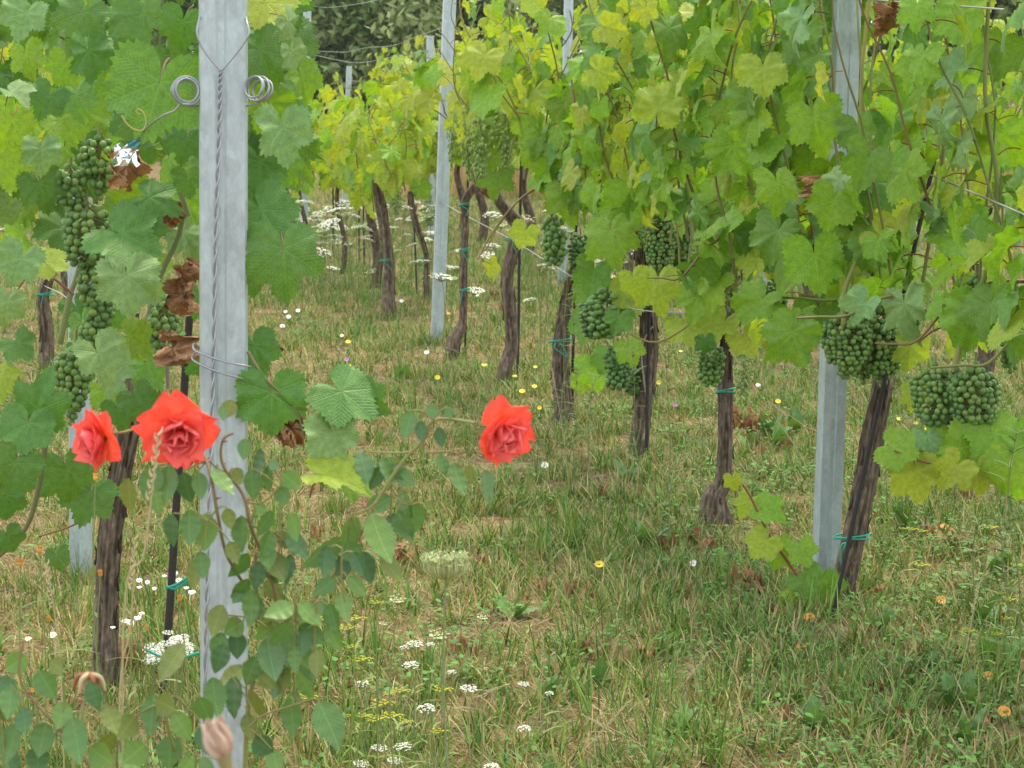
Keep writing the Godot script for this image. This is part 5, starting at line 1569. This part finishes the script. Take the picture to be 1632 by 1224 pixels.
	for q in dots:
		var foot := gp(q[0], q[1] + 18)
		top = at(q[0], q[1], -foot.z)
		var kind: int = q[2]
		flower_plant(["white_flower", "yellow_flower", "orange_flower", "mauve_flower"][kind], ["tiny white flower standing in the meadow grass", "tiny yellow flower standing in the meadow grass", "tiny orange flower standing in the meadow grass", "tiny mauve flower standing in the meadow grass"][kind], "wildflower", ["scattered white flowers", "scattered yellow flowers", "scattered orange flowers", "scattered mauve flowers"][kind], foot, top, flat_head, [M.white, M.yellow, M.orange, M.mauve][kind], rr(0.8, 1.2), 0.001, 2, Color(0.16, 0.22, 0.07), Basis(Vector3.RIGHT, rr(0.3, 0.9)))
	# fallen leaves: [x, y, width px]
	var fallen := [[1186, 945, 46], [1205, 955, 34], [1246, 992, 32], [1340, 1105, 30], [1395, 1116, 26], [1372, 1068, 18], [1068, 880, 34], [1100, 868, 28], [1050, 872, 24], [938, 952, 16], [945, 965, 14], [726, 1040, 30], [742, 1045, 22], [935, 1055, 30], [983, 1068, 34], [1030, 1062, 26], [648, 898, 36], [630, 905, 22], [1182, 672, 30], [1200, 682, 26], [1170, 684, 24], [1215, 690, 22], [1190, 695, 24], [1505, 872, 36], [1530, 880, 34], [1560, 892, 28], [1482, 870, 30], [1400, 900, 20], [1335, 930, 16], [1130, 880, 24], [1540, 800, 24], [860, 945, 20], [910, 955, 20], [770, 905, 18], [790, 475, 14], [800, 500, 12], [1400, 960, 20], [1520, 955, 20], [1320, 870, 18], [1210, 735, 20], [1575, 1170, 26], [1440, 1165, 30], [1250, 1160, 22], [590, 820, 24], [505, 865, 26], [880, 830, 18], [960, 800, 16], [1250, 720, 18], [205, 1070, 40], [195, 1080, 30]]
	for q in fallen:
		var p := gp(q[0], q[1])
		var o := thing("fallen_leaf", p + Vector3(0, 0.025, 0), "curled rust-brown vine leaf lying in the grass", "fallen leaf", "fallen vine leaves")
		var s: float = q[2] * -p.z / FOC / 1.15
		part(o, "blade", curled_meshes[rng.randi() % 6], leaf_mats[[7, 7, 9, 9, 8][rng.randi() % 5]], Transform3D((Basis(Vector3.UP, rr(0, TAU)) * Basis(Vector3.RIGHT, rr(-1.9, -1.1))).scaled(Vector3.ONE * s), Vector3(0, 0.0, 0)))
	# broad-leaved weeds: [x, y, size m, leaves]
	for q in [[952, 1098, 0.10, 4], [1225, 705, 0.16, 8], [1245, 715, 0.13, 7], [1030, 872, 0.13, 7], [1445, 855, 0.15, 7], [1060, 868, 0.1, 5], [820, 985, 0.14, 5], [960, 905, 0.09, 4], [1560, 1000, 0.14, 6], [1590, 1060, 0.14, 6], [1480, 1080, 0.12, 7], [1530, 1130, 0.12, 6], [1590, 930, 0.15, 6], [870, 1120, 0.1, 5], [1400, 1010, 0.12, 6], [1300, 1180, 0.1, 6], [1080, 1180, 0.1, 5], [540, 1160, 0.1, 6], [480, 1060, 0.1, 6], [1270, 690, 0.14, 7], [1200, 720, 0.12, 6], [640, 610, 0.14, 6], [900, 660, 0.12, 5], [1000, 770, 0.12, 7], [1545, 1195, 0.13, 7]]:
		var p := gp(q[0], q[1])
		var o := thing("broadleaf_weed", p, "rosette of broad green weed leaves in the grass", "weed", "broad-leaved weeds in the grass")
		for k in q[3]:
			var a := rr(0, TAU)
			var s: float = q[2] * 0.62 * rr(0.6, 1.2)
			var b := Basis(Vector3.UP, a) * Basis(Vector3.RIGHT, rr(-2.75, -1.95))
			part(o, "leaf", leaflet_meshes[rng.randi() % 6], leaflet_mats[rng.randi() % 2], Transform3D(b.scaled(Vector3(s * 0.85, s, s)), Vector3.ZERO))
	# tall bare weeds and grass ears: [head x, head y, distance, kind]
	for q in [[905, 470, 7.4], [918, 590, 7.2], [1095, 690, 6.2], [1120, 640, 6.0], [950, 600, 7.0], [1008, 560, 6.9], [1060, 560, 6.4], [880, 640, 7.4], [920, 660, 7.0], [1620, 690, 4.6], [1610, 820, 4.6], [1560, 830, 4.8], [1585, 760, 4.7]]:
		top = at(q[0], q[1], q[2])
		var o := thing("tall_weed", Vector3(top.x + rr(-0.06, 0.06), ground_y(top.x, top.z), top.z), "lanky thin-leaved weed standing before the trunks", "weed", "lanky weeds before the trunks")
		g = Geo.new()
		var t := top - o.position
		var path := smooth_path([Vector3(0, -0.02, 0), t * 0.4 + rv(0.02), t * 0.75 + rv(0.02), t], 5)
		tube(g, path, 0.0019, 0.0009, 5, Color(0.2, 0.24, 0.09))
		for k in range(2, path.size()):
			for e in 2:
				var a := rr(0, TAU)
				blade(g, path[k], Vector3(cos(a), rr(0.3, 1.0), sin(a)), rr(0.03, 0.06), 0.5, 0.006, Color(0.17, 0.24, 0.09) * rr(0.8, 1.2))
		part(o, "stem", g.mesh(), M.plant)
	for q in [[252, 694, 2.0, 195, 1070], [1560, 930, 4.4, 1500, 1200], [1000, 1120, 4.0, 900, 1230], [865, 1010, 4.2, 862, 1100], [1128, 1040, 4.4, 1075, 1110], [930, 1140, 4.0, 1060, 1215], [880, 590, 6.8, 905, 760], [1320, 1060, 4.5, 1310, 1120], [805, 1092, 4.0, 750, 1115], [985, 1015, 4.5, 960, 1090], [75, 900, 3.0, 100, 1150], [215, 860, 2.6, 190, 1150], [1165, 560, 6.0, 1290, 760], [1225, 640, 5.9, 1330, 720]]:
		top = at(q[0], q[1], q[2])
		var low := at(q[3], q[4], q[2])
		var dir := (low - top).normalized()
		var foot := Vector3(low.x, ground_y(low.x, low.z), low.z) if low.y > 0.0 else low
		var o := thing("grass_ear", foot, "straw-coloured grass stalk with a seed ear", "grass stalk", "straw-coloured grass stalks")
		g = Geo.new()
		var t := top - foot
		var m := low - foot
		var path := smooth_path([Vector3(0, -0.02, 0), m, m.lerp(t, 0.5) + Vector3(0.004, 0.004, 0), t], 8)
		tube(g, path, 0.0011, 0.0008, 5, Color(0.42, 0.38, 0.2))
		part(o, "stalk", g.mesh(), M.plant)
		g = Geo.new()
		for k in 12:
			var p := t - dir * -0.0 + dir * (k * 0.0052)
			var sgn := 1.0 if k % 2 == 0 else -1.0
			var e := p - dir * 0.008 + Vector3(sgn * 0.0028, 0, rr(-0.002, 0.002))
			tube(g, PackedVector3Array([p, p.lerp(e, 0.5) + Vector3(sgn * 0.0012, 0, 0), e]), 0.0014, 0.0003, 4, Color(0.55, 0.47, 0.27) * rr(0.85, 1.15))
		part(o, "ear", g.mesh(), M.plant)
